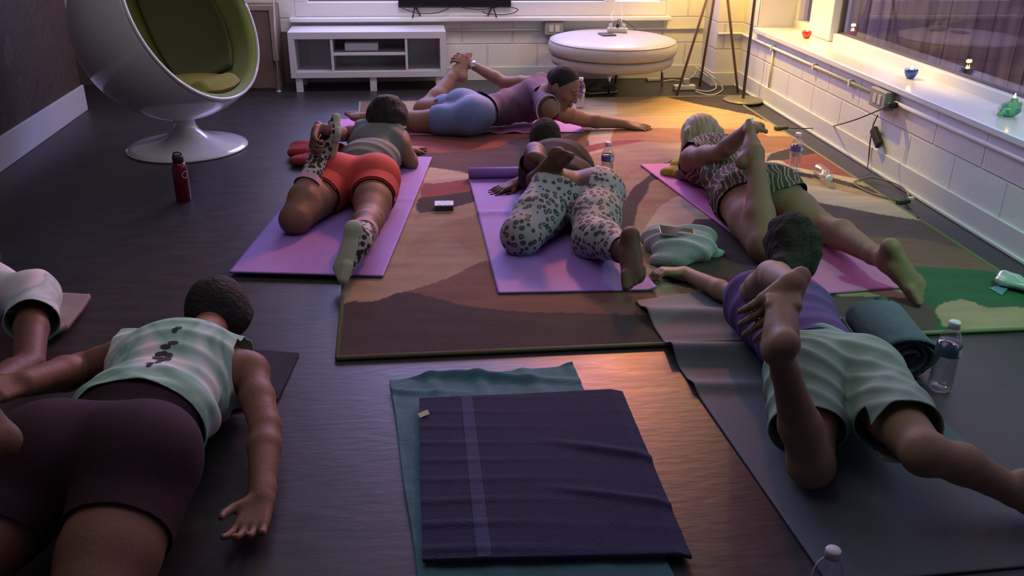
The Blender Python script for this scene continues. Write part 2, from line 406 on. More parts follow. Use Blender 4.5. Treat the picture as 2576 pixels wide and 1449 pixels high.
def arm(S, sh, el, wr, rs=.046, re=.036, rw=.023, t='L', k=.02):
    m = sh*.5+el*.5; S.ell(sh, (rs*1.12,)*3, None, .03, 'sho'+t)
    S.cone(sh, m, rs, rs*.92, k, 'uarm'+t); S.cone(m, el, rs*.92, re, k, 'uarm'+t)
    c = el*.7+wr*.3; S.cone(el, c, re*.95, re*1.02, .012, 'farm'+t); S.cone(c, wr, re*1.02, rw, .012, 'farm'+t)
def torso(S, pel, chest, shL, shR, n, hipw=.17, waist=.125, chw=.145, th=.11, glute=.10, wpos=.52, wup=0.):
    """n points out of the back; hipw etc are half widths"""
    t = nrm(chest-pel); s = nrm((shR-shL)-t*((shR-shL)@t)); n = nrm(np.array(n)-t*(np.array(n)@t)); ax = (s, t, n)
    s2 = nrm(np.cross(t, n)) if (np.cross(t, n)@s) > 0 else -nrm(np.cross(t, n)); axp = (s2, t, n)
    S.ell(pel, (hipw, .125, th), axp, .04, 'pel')
    for sg in (-1, 1): S.ell(pel+s2*sg*hipw*.50-t*.035+n*th*.35, (glute*.98, glute*1.08, glute*.86), axp, .03, 'pel')
    w = pel+(chest-pel)*wpos+n*wup
    S.ell(w, (waist, .15, th*.86), axp, .06, 'belly'); S.ell(chest, (chw, .155, th*1.0), ax, .06, 'chest')
    S.ell(chest*.6+(shL+shR)*.2, (chw*1.0, .10, th*.85), ax, .05, 'chest')
    mid = (shL+shR)/2; S.cone(shL*.8+mid*.2, shR*.8+mid*.2, .052, .052, .05, 'yoke')
    return axp
def head(S, c, face, upv, neck, R=1., rn=.052, detail=True):
    f = nrm(face); u = nrm(np.array(upv)-f*(np.array(upv)@f)); s = np.cross(f, u)
    S.ell(c, (.075*R, .095*R, .098*R), (s, f, u), .02, 'head')
    S.ell(c+f*.035*R-u*.045*R, (.060*R, .062*R, .075*R), (s, f, u), .03, 'head')
    S.ell(c+f*.06*R-u*.095*R, (.034*R, .03*R, .024*R), (s, f, u), .03, 'head')
    S.cone(c-u*.045*R-f*.025*R, neck, rn*.95, rn*1.12, .025, 'neck')
    for sg in (-1, 1): S.ell(c+s*sg*.077*R-f*.008*R-u*.02*R, (.010*R, .017*R, .032*R), (s*sg+f*.25, f, u), .006, 'head')
    if detail:
        S.cone(c+f*.097*R-u*.002*R, c+f*.113*R-u*.036*R, .009*R, .013*R, .012, 'head')
        for sg in (-1, 1):
            S.ell(c+f*.106*R+s*sg*.013*R-u*.040*R, (.009*R,)*3, None, .006, 'head')
            S.ell(c+f*.087*R+s*sg*.031*R+u*.018*R, (.022*R, .008*R, .006*R), (s, f, u), .01, 'head')
            S.ell(c+f*.083*R+s*sg*.031*R+u*.000*R, (.015*R, .011*R, .009*R), (s, f, u), .004, 'head')
            S.ell(c+f*.067*R+s*sg*.040*R-u*.032*R, (.024*R, .02*R, .022*R), (s, f, u), .02, 'head')
        S.ell(c+f*.099*R-u*.066*R, (.024*R, .010*R, .006*R), (s, f, u), .004, 'head')
        S.ell(c+f*.097*R-u*.078*R, (.020*R, .010*R, .007*R), (s, f, u), .004, 'head')
    return f, u, s
# ------------------------------------------------------------ room shell
BACK, RIGHT, LEFT, TOPZ = 7.1, 2.54, -2.21, 3.0
white_block_x = block_mat('white_block_x', (.70, .69, .66), 0); white_block_y = block_mat('white_block_y', (.70, .69, .66), 1)
white_paint = mat('white_paint', (.74, .73, .74), rough=.4, var=.03, vscale=6)
frame_paint = mat('frame_paint', (.72, .71, .74), rough=.35)
def struct(name, bm, m, parent=None, smooth=False):
    o = obj(name, bm, m, parent, smooth)
    if parent is None: o['kind'] = 'structure'
    return o
# floor: dark polished slab
fm = mat('floor_dark', (.052, .046, .050), rough=.34, spec=.55); nt, b = nodes_of(fm)
tc = nt.nodes.new('ShaderNodeTexCoord'); mp = nt.nodes.new('ShaderNodeMapping'); mp.inputs['Scale'].default_value = (1.6, 5, 1)
nt.links.new(tc.outputs['Object'], mp.inputs[0])
n1 = nt.nodes.new('ShaderNodeTexNoise'); n1.inputs['Scale'].default_value = 3.5; n1.inputs['Detail'].default_value = 8; n1.inputs['Roughness'].default_value = .7
nt.links.new(mp.outputs[0], n1.inputs['Vector'])
rr = nt.nodes.new('ShaderNodeMapRange'); rr.inputs[3].default_value = .30; rr.inputs[4].default_value = .50; nt.links.new(n1.outputs[0], rr.inputs[0]); nt.links.new(rr.outputs[0], b.inputs['Roughness'])
rc = ramp(nt, [(.3, (.018, .017, .019)), (.7, (.036, .033, .036))]); nt.links.new(n1.outputs[0], rc.inputs[0]); nt.links.new(rc.outputs[0], b.inputs['Base Color'])
n2 = nt.nodes.new('ShaderNodeTexNoise'); n2.inputs['Scale'].default_value = 9; n2.inputs['Detail'].default_value = 4; nt.links.new(mp.outputs[0], n2.inputs['Vector'])
bp = nt.nodes.new('ShaderNodeBump'); bp.inputs['Strength'].default_value = .10; bp.inputs['Distance'].default_value = .01; nt.links.new(n2.outputs[0], bp.inputs['Height']); nt.links.new(bp.outputs[0], b.inputs['Normal'])
bm = bmesh.new(); box2(bm, (-3.3, -1.6, -.1), (RIGHT+.1, BACK+.1, 0)); struct('floor', bm, fm)
bm = bmesh.new(); box2(bm, (-3.3, -1.6, TOPZ), (RIGHT+.34, BACK+.24, TOPZ+.1)); struct('ceiling', bm, mat('ceiling_paint', (.55, .53, .52), rough=.8))
# back wall with window opening
WX0, WX1, WZ0, WZ1 = -.86, 2.02, .50, 2.75
bm = bmesh.new()
box2(bm, (-3.3, BACK, 0), (RIGHT+.2, BACK+.24, WZ0-.02)); box2(bm, (-3.3, BACK, WZ1), (RIGHT+.2, BACK+.24, TOPZ))
box2(bm, (-3.3, BACK, WZ0-.02), (WX0, BACK+.24, WZ1)); box2(bm, (WX1, BACK, WZ0-.02), (RIGHT+.2, BACK+.24, WZ1))
struct('wall_back', bm, white_block_x)
bm = bmesh.new(); box2(bm, (2.34, 6.77, 0), (RIGHT+.02, BACK+.02, TOPZ)); struct('wall_corner', bm, white_block_x)
# left wall, dark
lm = mix_noise_mat('dark_wall', [(.25, (.030, .020, .013)), (.45, (.075, .046, .028)), (.6, (.05, .034, .020)), (.8, (.12, .08, .05))], 7, rough=.7, distort=1.2)
bm = bmesh.new(); box2(bm, (LEFT-.12, -1.6, 0), (LEFT, 6.25, TOPZ)); struct('wall_left', bm, lm)
bm = bmesh.new(); box2(bm, (-3.4, 6.1, 0), (-3.3, BACK, TOPZ)); box2(bm, (-3.3, 6.05, 0), (LEFT-.12, 6.17, TOPZ)); struct('wall_alcove', bm, white_block_x)
bm = bmesh.new(); box2(bm, (-2.4, -1.7, 0), (3.0, -1.6, TOPZ)); struct('wall_near', bm, mat('near_wall_paint', (.30, .27, .26), rough=.8))
bm = bmesh.new(); box2(bm, (LEFT, -1.6, 0), (LEFT+.015, 6.25, .17)); box2(bm, (LEFT-.12, 6.25, 0), (LEFT+.015, 6.265, .17)); o = struct('baseboard_left', bm, mat('left_base', (.66, .66, .68), rough=.3, coat=.3)); mod_bevel(o, .004)
# right wall with sill opening
RY0, RY1 = 1.3, 6.47
bm = bmesh.new(); box2(bm, (RIGHT, -1.6, 0), (RIGHT+.34, BACK+.2, .465)); box2(bm, (RIGHT, -1.6, 2.3), (RIGHT+.34, BACK+.2, TOPZ))
box2(bm, (RIGHT, RY1, .465), (RIGHT+.34, BACK+.2, 2.3)); box2(bm, (RIGHT, -1.6, .465), (RIGHT+.34, RY0, 2.3)); struct('wall_right', bm, white_block_y)
bm = bmesh.new(); box2(bm, (RIGHT-.035, RY0, .455), (RIGHT+.27, RY1, .49)); o = struct('trim_1', bm, mat('sill_gloss', (.72, .72, .76), rough=.16, spec=.6)); mod_bevel(o, .006)
bm = bmesh.new(); box2(bm, (RIGHT, RY1-.012, .49), (RIGHT+.29, RY1+.01, 2.3)); struct('trim_2', bm, white_paint)
# right window frame, post and panes
wr_ = struct('window_2', (lambda b: (box2(b, (RIGHT+.265, RY0, .455), (RIGHT+.34, RY1, .545)), box2(b, (RIGHT+.265, RY0, 2.22), (RIGHT+.34, RY1, 2.3)), box2(b, (RIGHT+.24, 5.80, .492), (RIGHT+.36, 6.14, 2.295)), box2(b, (RIGHT+.267, 6.40, .545), (RIGHT+.339, RY1-.013, 2.22)), b)[-1])(bmesh.new()), frame_paint)
mod_bevel(wr_, .005)
bm = bmesh.new(); box2(bm, (RIGHT+.295, 5.785, .545), (RIGHT+.33, 5.80, 2.22)); box2(bm, (RIGHT+.295, RY0, .545), (RIGHT+.33, 5.8, .553)); struct('gasket', bm, mat('gasket_grey', (.10, .09, .10), rough=.5), wr_)
glass = bpy.data.materials.new('pane_glass'); glass.use_nodes = True; nt = glass.node_tree; nt.nodes.clear()
out = nt.nodes.new('ShaderNodeOutputMaterial'); mx = nt.nodes.new('ShaderNodeMixShader'); tr = nt.nodes.new('ShaderNodeBsdfTransparent'); gl = nt.nodes.new('ShaderNodeBsdfGlossy'); fl_ = nt.nodes.new('ShaderNodeLayerWeight'); fl_.inputs[0].default_value = .5; pw_ = nt.nodes.new('ShaderNodeMath'); pw_.operation = 'POWER'; pw_.inputs[1].default_value = 3.5; fr = nt.nodes.new('ShaderNodeMath'); fr.operation = 'MULTIPLY_ADD'; fr.inputs[1].default_value = .5; fr.inputs[2].default_value = .02; nt.links.new(fl_.outputs['Facing'], pw_.inputs[0]); nt.links.new(pw_.outputs[0], fr.inputs[0])
gl.inputs['Roughness'].default_value = .015; tr.inputs[0].default_value = (.93, .92, .95, 1)
nt.links.new(fr.outputs[0], mx.inputs[0]); nt.links.new(tr.outputs[0], mx.inputs[1]); nt.links.new(gl.outputs[0], mx.inputs[2]); nt.links.new(mx.outputs[0], out.inputs[0])
bm = bmesh.new(); box2(bm, (RIGHT+.31, RY0, .54), (RIGHT+.316, 5.8, 2.22)); box2(bm, (RIGHT+.31, 6.14, .54), (RIGHT+.316, 6.40, 2.22)); struct('pane', bm, glass, wr_)
# back window
bm = bmesh.new(); box2(bm, (-.90, BACK-.075, .462), (2.05, BACK+.10, .492)); o = struct('trim_3', bm, white_paint); mod_bevel(o, .006)
bm = bmesh.new(); m0 = at_y(1519, 12, 7.13)[0]; m1 = at_y(1545, 12, 7.13)[0]
box2(bm, (WX0, 7.10, .4925), (WX1, 7.19, .60)); box2(bm, (WX0, 7.10, WZ1-.08), (WX1, 7.19, WZ1)); box2(bm, (WX0, 7.101, .60), (WX0+.10, 7.189, WZ1-.08)); box2(bm, (WX1-.05, 7.101, .60), (WX1, 7.189, WZ1-.08)); box2(bm, (m0, 7.101, .60), (m1, 7.189, WZ1-.08))
wb_ = struct('window_1', bm, frame_paint); mod_bevel(wb_, .006)
bm = bmesh.new(); box2(bm, (WX0+.1, 7.14, .6), (m0, 7.16, .608)); struct('gasket', bm, MATS['gasket_grey'], wb_)
bm = bmesh.new(); box2(bm, (WX0+.05, 7.15, .59), (WX1-.02, 7.156, WZ1-.05)); struct('pane', bm, glass, wb_)
# baseboards
vb = mat('base_paint', (.62, .61, .58), rough=.4)
bm = bmesh.new(); box2(bm, (RIGHT-.012, -1.6, 0), (RIGHT, 6.77, .12)); box2(bm, (RIGHT-.026, -1.6, 0), (RIGHT-.012, 6.77, .018)); o = struct('baseboard_right', bm, vb); mod_bevel(o, .005)
bm = bmesh.new(); box2(bm, (-.95, BACK-.012, 0), (2.34, BACK, .105)); box2(bm, (2.325, 6.757, 0), (RIGHT-.01, 6.77, .105)); box2(bm, (2.328, 6.76, 0), (2.34, BACK, .105)); o = struct('baseboard_back', bm, vb); mod_bevel(o, .004)
bm = bmesh.new(); box2(bm, (-3.3, BACK-.02, 0), (-.90, BACK, .385)); struct('trim_4', bm, mat('brown_panel', (.12, .085, .075), rough=.5, var=.2, vscale=5))
# surface conduits
def conduit(name, pts, r, label):
    bm = bmesh.new(); tube(bm, pts, r, 8); o = obj(name, bm, mat('conduit_paint', (.66, .65, .62), rough=.4), smooth=True); tag(o, label, 'conduit'); return o
conduit('wall_conduit', [(.3, 7.085, .392), (1.02, 7.085, .392)], .010, 'thin white conduit along the back wall from the media unit to the outlet box')
conduit('wall_conduit', [(1.22, 7.085, .392), (2.33, 7.085, .395)], .010, 'thin white conduit along the back wall right of the outlet box, passing behind the ottoman')
o = conduit('wall_conduit', [(2.345, 6.755, .40), (2.53, 6.755, .40), (2.527, 6.6, .402), (2.527, 4.62, .402)], .012, 'white conduit on the right wall between the corner and the grey outlet box')
bm = bmesh.new()
bm.free()
for y in (6.1, 5.4, 4.9): bm = bmesh.new(); box2(bm, (2.513, y, .382), (2.541, y+.02, .42)); obj('clamp', bm, MATS['conduit_paint'], o)
conduit('wall_conduit', [(2.527, 4.40, .402), (2.527, 1.5, .402)], .012, 'white conduit on the right wall running towards the camera from the grey outlet box')
conduit('wall_conduit', [(2.530, 6.10, .395), (2.530, 6.10, .125)], .007, 'slim vertical white conduit on the right wall beside the floor lamp base')
# outlet boxes
def outlet_box(c, s, label, face):
    bm = bmesh.new(); box(bm, c, s); o = obj('outlet_box', bm, mat('outlet_grey', (.30, .29, .28), rough=.45)); mod_bevel(o, .006); tag(o, label, 'electrical outlet')
    f = np.array(face, float); bm = bmesh.new(); cc = np.array(c)+f*(np.abs(f)@np.array(s)/2+.002)
    side = np.cross(f, V3(0, 0, 1))
    for k in (-1, 1):
        p = cc+side*k*.024; box(bm, p, np.abs(side)*.034+np.abs(f)*.004+V3(0, 0, .05))
    obj('socket', bm, mat('socket_light', (.55, .54, .52), rough=.4), o); return o
outlet_box((1.12, 7.07, .405), (.15, .06, .10), 'grey outlet box on the back wall left of the ottoman', (0, -1, 0))
outlet_box((2.51, 4.50, .40), (.06, .17, .10), 'grey outlet box on the right wall under the candle sill', (-1, 0, 0))
# outside world
bm = bmesh.new(); box2(bm, (-9, BACK+.3, -.12), (14, 22, -.02)); box2(bm, (RIGHT+.36, -6, -.12), (14, BACK+.3, -.02)); o = struct('ground', bm, mat('asphalt', (.20, .18, .20), rough=.9, var=.2, vscale=3))
t = thing('storefront', 'pale building across the street seen low in the back window', 'building', (2, 13, 0))
bm = bmesh.new(); box2(bm, (-7, 13, -.02), (12, 13.4, 5)); obj('facade', bm, mat('facade_pink', (.55, .44, .50), rough=.9, var=.1, vscale=1), t)
for x0 in (-5.5, -3, -.5, 2, 4.5, 7): bm = bmesh.new(); box2(bm, (x0, 12.95, .4), (x0+1.7, 13.02, 2.4)); obj('window', bm, mat('shop_glass', (.10, .09, .13), rough=.15), t)
for x0, c, l in ((-1.9, (.30, .07, .08), 'dark red parked car outside the back window behind the television'), (2.6, (.55, .55, .60), 'pale parked car outside the right pane of the back window')):
    t = thing('car', l, 'car', (x0, 10.6, -.02))
    prof = [(-1.9, .25), (-1.9, .7), (-1.2, .85), (-.75, 1.3), (.65, 1.33), (1.25, .9), (1.9, .78), (1.95, .25)]
    bm = bmesh.new(); A = [bm.verts.new((x0+x, 10.0, z)) for x, z in prof]; B = [bm.verts.new((x0+x, 11.5, z)) for x, z in prof]
    bm.faces.new(A); bm.faces.new(B[::-1])
    for i in range(len(A)): bm.faces.new((A[i], A[(i+1) % len(A)], B[(i+1) % len(A)], B[i]))
    o = obj('car_body', bm, mat('paint_%d' % int(x0*10), c, rough=.25, coat=.6), t); mod_bevel(o, .06, 3)
    for wx in (-1.2, 1.2): bm = bmesh.new(); lathe(bm, [(.0, -.1), (.32, -.1), (.32, .1), (0, .1)], (x0+wx, 10.0, .30), 24, Matrix.Rotation(math.pi/2, 4, 'X')); obj('wheel', bm, mat('tyre', (.03, .03, .03), rough=.8), t)
# sign with navy letters outside the back window
p = at_y(1350, -6, 7.9); t = thing('street_sign', 'white framed sign with navy letters ON outside the back window', 'sign', (p[0], 7.9, -.02))
hx = .052; zb = at_y(1350, 11, 7.9)[2]
bm = bmesh.new(); box2(bm, (p[0]-hx, 7.9, zb), (p[0]+hx, 7.92, zb+.085)); obj('board', bm, mat('sign_white', (.85, .85, .88), rough=.5), t)
bm = bmesh.new(); box2(bm, (p[0]-hx+.007, 7.896, zb+.008), (p[0]+hx-.007, 7.9, zb+.077)); obj('panel', bm, mat('sign_navy', (.06, .05, .16), rough=.5), t)
bm = bmesh.new(); box2(bm, (p[0]-.01, 7.905, -.02), (p[0]+.01, 7.925, zb+.01)); obj('post', bm, MATS['sign_white'], t)
bm = bmesh.new(); cxl = p[0]-.021; zc = zb+.043
for i in range(20):
    a0, a1 = 2*math.pi*i/20, 2*math.pi*(i+1)/20
    vs = [bm.verts.new((cxl+r*math.cos(a)*.8, 7.894, zc+r*math.sin(a)*1.2)) for r, a in ((.011, a0), (.020, a0), (.020, a1), (.011, a1))]; bm.faces.new(vs)
box2(bm, (p[0]+.004, 7.892, zc-.024), (p[0]+.011, 7.895, zc+.024)); box2(bm, (p[0]+.028, 7.892, zc-.024), (p[0]+.035, 7.895, zc+.024))
box(bm, (p[0]+.0195, 7.8935, zc), (.007, .003, .052), rot=Matrix.Rotation(-.45, 4, 'Y')); obj('lettering', bm, MATS['sign_white'], t)
# fence outside the right window
fmz = mix_noise_mat('old_fence', [(.3, (.16, .13, .15)), (.5, (.26, .21, .23)), (.7, (.36, .29, .30))], 1.1, rough=.9, stretch=(1, 9, .25))
bm = bmesh.new(); y = 0.
while y < 9.3:
    w = random.uniform(.12, .24); box2(bm, (3.92+random.uniform(0, .03), y, -.02), (3.97+random.uniform(0, .02), y+w-.012, 1.5+random.uniform(-.1, .1))); y += w
o = rebase(obj('board_fence', bm, fmz), (3.95, 4, 0)); tag(o, 'weathered vertical board fence outside the right hand window', 'fence')
bm = bmesh.new(); box2(bm, (3.99, 0, .4), (4.03, 9.3, .5)); box2(bm, (3.99, 0, 1.2), (4.03, 9.3, 1.3)); obj('rail', bm, fmz, o)
# ------------------------------------------------------------ rug with swaths of colour
RUG = [V3(-.275, 2.59), V3(2.36, 2.585), V3(2.34, 6.36), V3(-.37, 6.33)]
C_TAN = (.33, .225, .15); C_GOLD = (.46, .29, .12); C_BEIGE = (.44, .345, .26); C_DARK = (.040, .025, .024); C_ORNG = (.30, .13, .06)
C_RED = (.24, .055, .05); C_MAR = (.085, .045, .045); C_BRN = (.155, .075, .05); C_GRN = (.008, .080, .030); C_MID = (.30, .19, .115)
regs = [
 (C_GOLD, [(1380, 235), (1900, 235), (2010, 262), (2010, 345), (1550, 322), (1460, 300)]), (C_BEIGE, [(1385, 240), (1530, 244), (1548, 292), (1470, 300), (1380, 290)]),
 (C_BRN, [(895, 255), (960, 255), (1010, 300), (960, 330), (880, 330)]), (C_TAN, [(960, 255), (1100, 252), (1110, 300), (1000, 310)]),
 (C_BEIGE, [(1440, 320), (1560, 322), (1545, 365), (1440, 400), (1400, 350)]),
 (C_MAR, [(1085, 425), (1000, 350), (1100, 320), (1340, 330), (1470, 345), (1462, 395), (1300, 425), (1175, 441)]),
 (C_RED, [(1000, 345), (1340, 335), (1290, 352), (1240, 372), (1100, 384), (1020, 372)]),
 (C_BRN, [(1340, 380), (1500, 300), (1480, 340), (1462, 395), (1400, 430)]),
 (C_ORNG, [(1550, 320), (1630, 322), (1840, 325), (2060, 345), (2050, 372), (1830, 350), (1690, 360), (1612, 357), (1535, 370)]),
 (C_RED, [(1461, 390), (1535, 369), (1612, 356), (1612, 352), (1540, 355), (1470, 370)]),
 (C_DARK, [(1620, 232), (1900, 228), (2010, 262), (2070, 330), (2080, 345), (1990, 330), (1898, 292), (1860, 283), (1760, 263)]),
 (C_GOLD, [(1900, 300), (1985, 318), (2045, 358), (1935, 345)]),
 (C_MID, [(1395, 470), (1560, 460), (1600, 430), (1700, 410), (1660, 400), (1500, 470)]),
 (C_DARK, [(1700, 400), (1690, 413), (1660, 447), (1631, 476), (1612, 510), (1600, 545), (1592, 600), (1585, 640), (1553, 620), (1556, 566), (1566, 521), (1590, 476), (1628, 446), (1650, 420)]),
 (C_MID, [(1631, 476), (1650, 452), (1720, 470), (1760, 520), (1690, 520), (1640, 560), (1612, 640), (1590, 640), (1595, 560), (1608, 515)]),
 (C_BEIGE, [(1612, 640), (1630, 560), (1690, 500), (1760, 500), (1860, 640), (1700, 720), (1620, 700)]),
 (C_DARK, [(1745, 552), (1900, 560), (2080, 700), (2130, 860), (2060, 880), (1840, 800), (1780, 740), (1700, 716), (1655, 700), (1652, 660), (1705, 640), (1720, 600)]),
 (C_TAN, [(1600, 640), (1640, 640), (1660, 720), (1700, 730), (1640, 800), (1590, 760)]),
 (C_ORNG, [(1900, 345), (2050, 345), (2100, 375), (1990, 372), (1920, 385)]),
 (C_DARK, [(1925, 410), (1940, 388), (1990, 372), (2045, 358), (2110, 385), (2060, 400), (1990, 412), (1930, 425)]),
 (C_RED, [(1960, 405), (2080, 386), (2200, 450), (2190, 460), (2000, 422)]),
 (C_BEIGE, [(1915, 408), (1960, 403), (2000, 420), (2195, 458), (2290, 500), (2250, 492), (2050, 440), (1930, 422)]),
 (C_DARK, [(1915, 424), (2050, 439), (2160, 464), (2290, 500), (2300, 512), (2160, 476), (2050, 449), (1915, 432)]),
 (C_TAN, [(1915, 432), (2050, 449), (2160, 476), (2300, 512), (2310, 530), (2130, 490), (2050, 468), (1915, 450)]),
 (C_BEIGE, [(1915, 445), (2050, 468), (2230, 505), (2420, 560), (2420, 585), (2220, 545), (2040, 507), (1915, 495)]),
 (C_MAR, [(1990, 495), (2050, 507), (2220, 540), (2410, 575), (2590, 660), (2576, 670), (2400, 622), (2180, 595), (2090, 560)]),
 (C_BRN, [(2080, 575), (2180, 594), (2290, 600), (2400, 622), (2590, 672), (2590, 740), (2500, 688), (2285, 670), (2160, 640)]),
 (C_GRN, [(2200, 655), (2285, 668), (2420, 676), (2500, 686), (2600, 730), (2660, 850), (2300, 850), (2330, 790), (2300, 720)]),
 (C_TAN, [(2353, 780), (2362, 768), (2385, 758), (2420, 754), (2450, 762), (2490, 774), (2600, 776), (2650, 840), (2400, 826), (2366, 804)]),
 (C_MAR, [(2040, 752), (2140, 745), (2330, 760), (2330, 850), (2050, 850)]),
 (C_MID, [(1045, 540), (1095, 530), (1190, 500), (1225, 600), (1230, 660), (1120, 600), (1020, 650)]),
 (C_TAN, [(1030, 560), (1100, 535), (1190, 505), (1200, 540), (1120, 560), (1010, 620)]),
 (C_DARK, [(1050, 536), (1062, 494), (1190, 474), (1197, 504), (1095, 531)]),
 (C_RED, [(1062, 497), (1068, 461), (1177, 448), (1190, 478)]),
 (C_BEIGE, [(1080, 420), (1175, 436), (1180, 450), (1068, 461)]),
 (C_BRN, [(1022, 733), (1130, 698), (1228, 655), (1300, 700), (1600, 700), (1630, 800), (1300, 786), (1150, 766)]),
 (C_DARK, [(840, 920), (855, 772), (940, 758), (1022, 733), (1100, 752), (1200, 772), (1330, 784), (1600, 792), (1700, 800), (2100, 830), (2340, 830), (2340, 920)]),
]
n = 372; nx = 262
uu, vv = np.meshgrid(np.linspace(0, 1, nx), np.linspace(0, 1, n), indexing='ij'); U = uu.ravel(); Vv = vv.ravel()
GP = (RUG[0]*((1-U)*(1-Vv))[:, None]+RUG[1]*(U*(1-Vv))[:, None]+RUG[2]*(U*Vv)[:, None]+RUG[3]*((1-U)*Vv)[:, None])
wob = GP+np.column_stack([noise2(GP, 60, 3, 16), noise2(GP, 61, 3, 16)])*.0035
colr = np.tile(np.array(C_TAN), (len(GP), 1)); colr = colr*(1+.06*noise2(GP, 62, 3, 3))[:, None]
def inpoly(P, poly):
    ins = np.zeros(len(P), bool); j = len(poly)-1
    for i in range(len(poly)):
        xi, yi = poly[i]; xj, yj = poly[j]
        m = ((yi > P[:, 1]) != (yj > P[:, 1])) & (P[:, 0] < (xj-xi)*(P[:, 1]-yi)/(yj-yi+1e-12)+xi); ins ^= m; j = i
    return ins
for c, pl in regs:
    poly = [at(x, y, .012)[:2] for x, y in pl]
    poly = [p[:2] for p in smooth_path([np.array([*q, 0]) for q in poly+[poly[0]]], 4)[:-1]]
    colr[inpoly(wob, poly)] = c
RH = .012
N = nx*n; idx = np.arange(N).reshape(nx, n)
q = np.stack([idx[:-1, :-1], idx[1:, :-1], idx[1:, 1:], idx[:-1, 1:]], -1).reshape(-1, 4)
loop = np.concatenate([idx[:, 0], idx[-1, 1:], idx[-2::-1, -1], idx[0, -2:0:-1]]); lb = np.arange(len(loop))+N
side = np.stack([loop, lb, np.roll(lb, -1), np.roll(loop, -1)], -1)
top = np.column_stack([GP, np.full(N, RH)+.0008*noise2(GP, 63, 2, 40)]); low = np.column_stack([GP[loop], np.full(len(loop), .001)])
me = fast_mesh('area_rug', np.vstack([top, low]), np.vstack([q, side[:, ::-1]]))
ca = me.color_attributes.new('pile', 'FLOAT_COLOR', 'POINT'); cc = np.ones((N+len(loop), 4)); cc[:N, :3] = colr; cc[N:, :3] = colr[loop]; ca.data.foreach_set('color', cc.ravel())
rm = mat('rug_pile', (.4, .3, .2), rough=.95, attr='pile', var=.16, vscale=9, bump=.5, bscale=220, sheen=.05, stretch=(.35, 1.6, 1))
rug = link_mesh('area_rug', me, rm); rug = tag(rebase(rug, (1.0, 4.4, 0)), 'large rug with curved swaths of tan, gold, maroon, dark brown and green', 'rug')
bm = bmesh.new(); R3 = [V3(*p, .009) for p in RUG]
for a, b2 in zip(R3, R3[1:]+R3[:1]): tube(bm, [a, b2], .0085, 8)
tag(obj('binding', bm, mat('rug_binding', (.20, .19, .10), rough=.8), rug, True), 'olive edge binding')

# ------------------------------------------------------------ yoga mats
def corr(name, c, r=.65): return mat(name, c, rough=r, var=.05, vscale=12, bump=.25, bscale=300)
mat_lav = corr('mat_lavender', (.30, .17, .55)); mat_pink = corr('mat_pink', (.55, .17, .46)); mat_rose = corr('mat_rose', (.60, .17, .45)); mat_grey = corr('mat_grey', (.10, .125, .155))
flat = lambda z: (lambda u, v, P: np.full(len(u), z))
def rest_on_rug(z1=.0025):
    def f(u, v, P):
        inr = inpoly(P, RUG); return np.where(inr, RH+.002, .0015)
    return f
A_ = [V3(-.746, 3.31), V3(-.139, 3.216), V3(.10, 4.865), V3(-.507, 4.96)]
def hA(u, v, P): return RH+.006+.004*np.exp(-((v-.55)/.02)**2)+0*P[:, 0]
o = sheet(A_, 60, 150, hA, .006, 'yoga_mat', mat_lav); tag(rebase(o, (-.3, 4.0, 0)), 'lavender yoga mat half on the rug under the person in coral shorts', 'yoga mat')
B_ = [V3(.297, 3.03), V3(.904, 3.004), V3(.89, 4.44), V3(.28, 4.46)]
def hB(u, v, P): return RH+.002+.010*np.exp(-((v-.62)/.025)**2)+.012*np.clip((u-.93)/.07, 0, 1)**2*np.clip((.10-v)/.1, 0, 1)
o = sheet(B_, 60, 150, hB, .006, 'yoga_mat', mat_lav); tag(rebase(o, (.6, 3.7, 0)), 'lavender yoga mat with a rolled far end under the person in leopard leggings', 'yoga mat')
bm = bmesh.new(); prof = []; c0 = V3(.28, 4.47, .045)
ax = nrm(B_[2]-B_[3]); pts = []
for i in range(90):
    a = i/90*math.pi*2*2.6; r = .034-.0075*i/90*2.2; pts.append((r*math.sin(a), r*-math.cos(a)))
def spiral(bm, base, dirx, diry, length, pts, th):
    A = []; 
    for x, z in pts:
        p = np.array(base)+diry*x+V3(0, 0, z); A.append((bm.verts.new(p), bm.verts.new(p+dirx*length)))
    for (a, b), (c, d) in zip(A, A[1:]): bm.faces.new((a, b, d, c))
spiral(bm, c0, np.array([ax[0], ax[1], 0]), V3(0, 1, 0), .61, pts, .005)
r_ = obj('rolled_end', bm, mat_lav, o, True); s = r_.modifiers.new('thick', 'SOLIDIFY'); s.thickness = .005
Cm = [V3(1.493, 2.91), V3(1.965, 2.95), V3(1.83, 4.66), V3(1.244, 4.64)]
o = sheet(Cm, 60, 150, flat(RH+.002), .008, 'yoga_mat', mat_rose); tag(rebase(o, (1.6, 3.8, 0)), 'pink yoga mat running to the right under the person with blond hair', 'yoga mat')
p0, p1 = at(1290, 348, .012), at(1470, 334, .012); bl = at(835, 318, .005)
Dm = [at(835, 345, .012)[:2], at(1470, 334, .012)[:2], at(1440, 292, .012)[:2], at(850, 298, .012)[:2]]
def hD(u, v, P): return np.where(P[:, 0] > -.37, RH+.002, .003)+np.clip(.25-v, 0, .25)*4*.012*(.5+.5*np.sin(u*46+np.sin(u*9)*2))*np.clip((u-.42)*6, 0, 1)*np.clip((.93-u)*12, 0, 1)
o = sheet(Dm, 200, 40, hD, .005, 'yoga_mat', mat_pink); tag(rebase(o, (.5, 5.5, 0)), 'pink yoga mat with rippled edge under the person in blue shorts at the back', 'yoga mat')
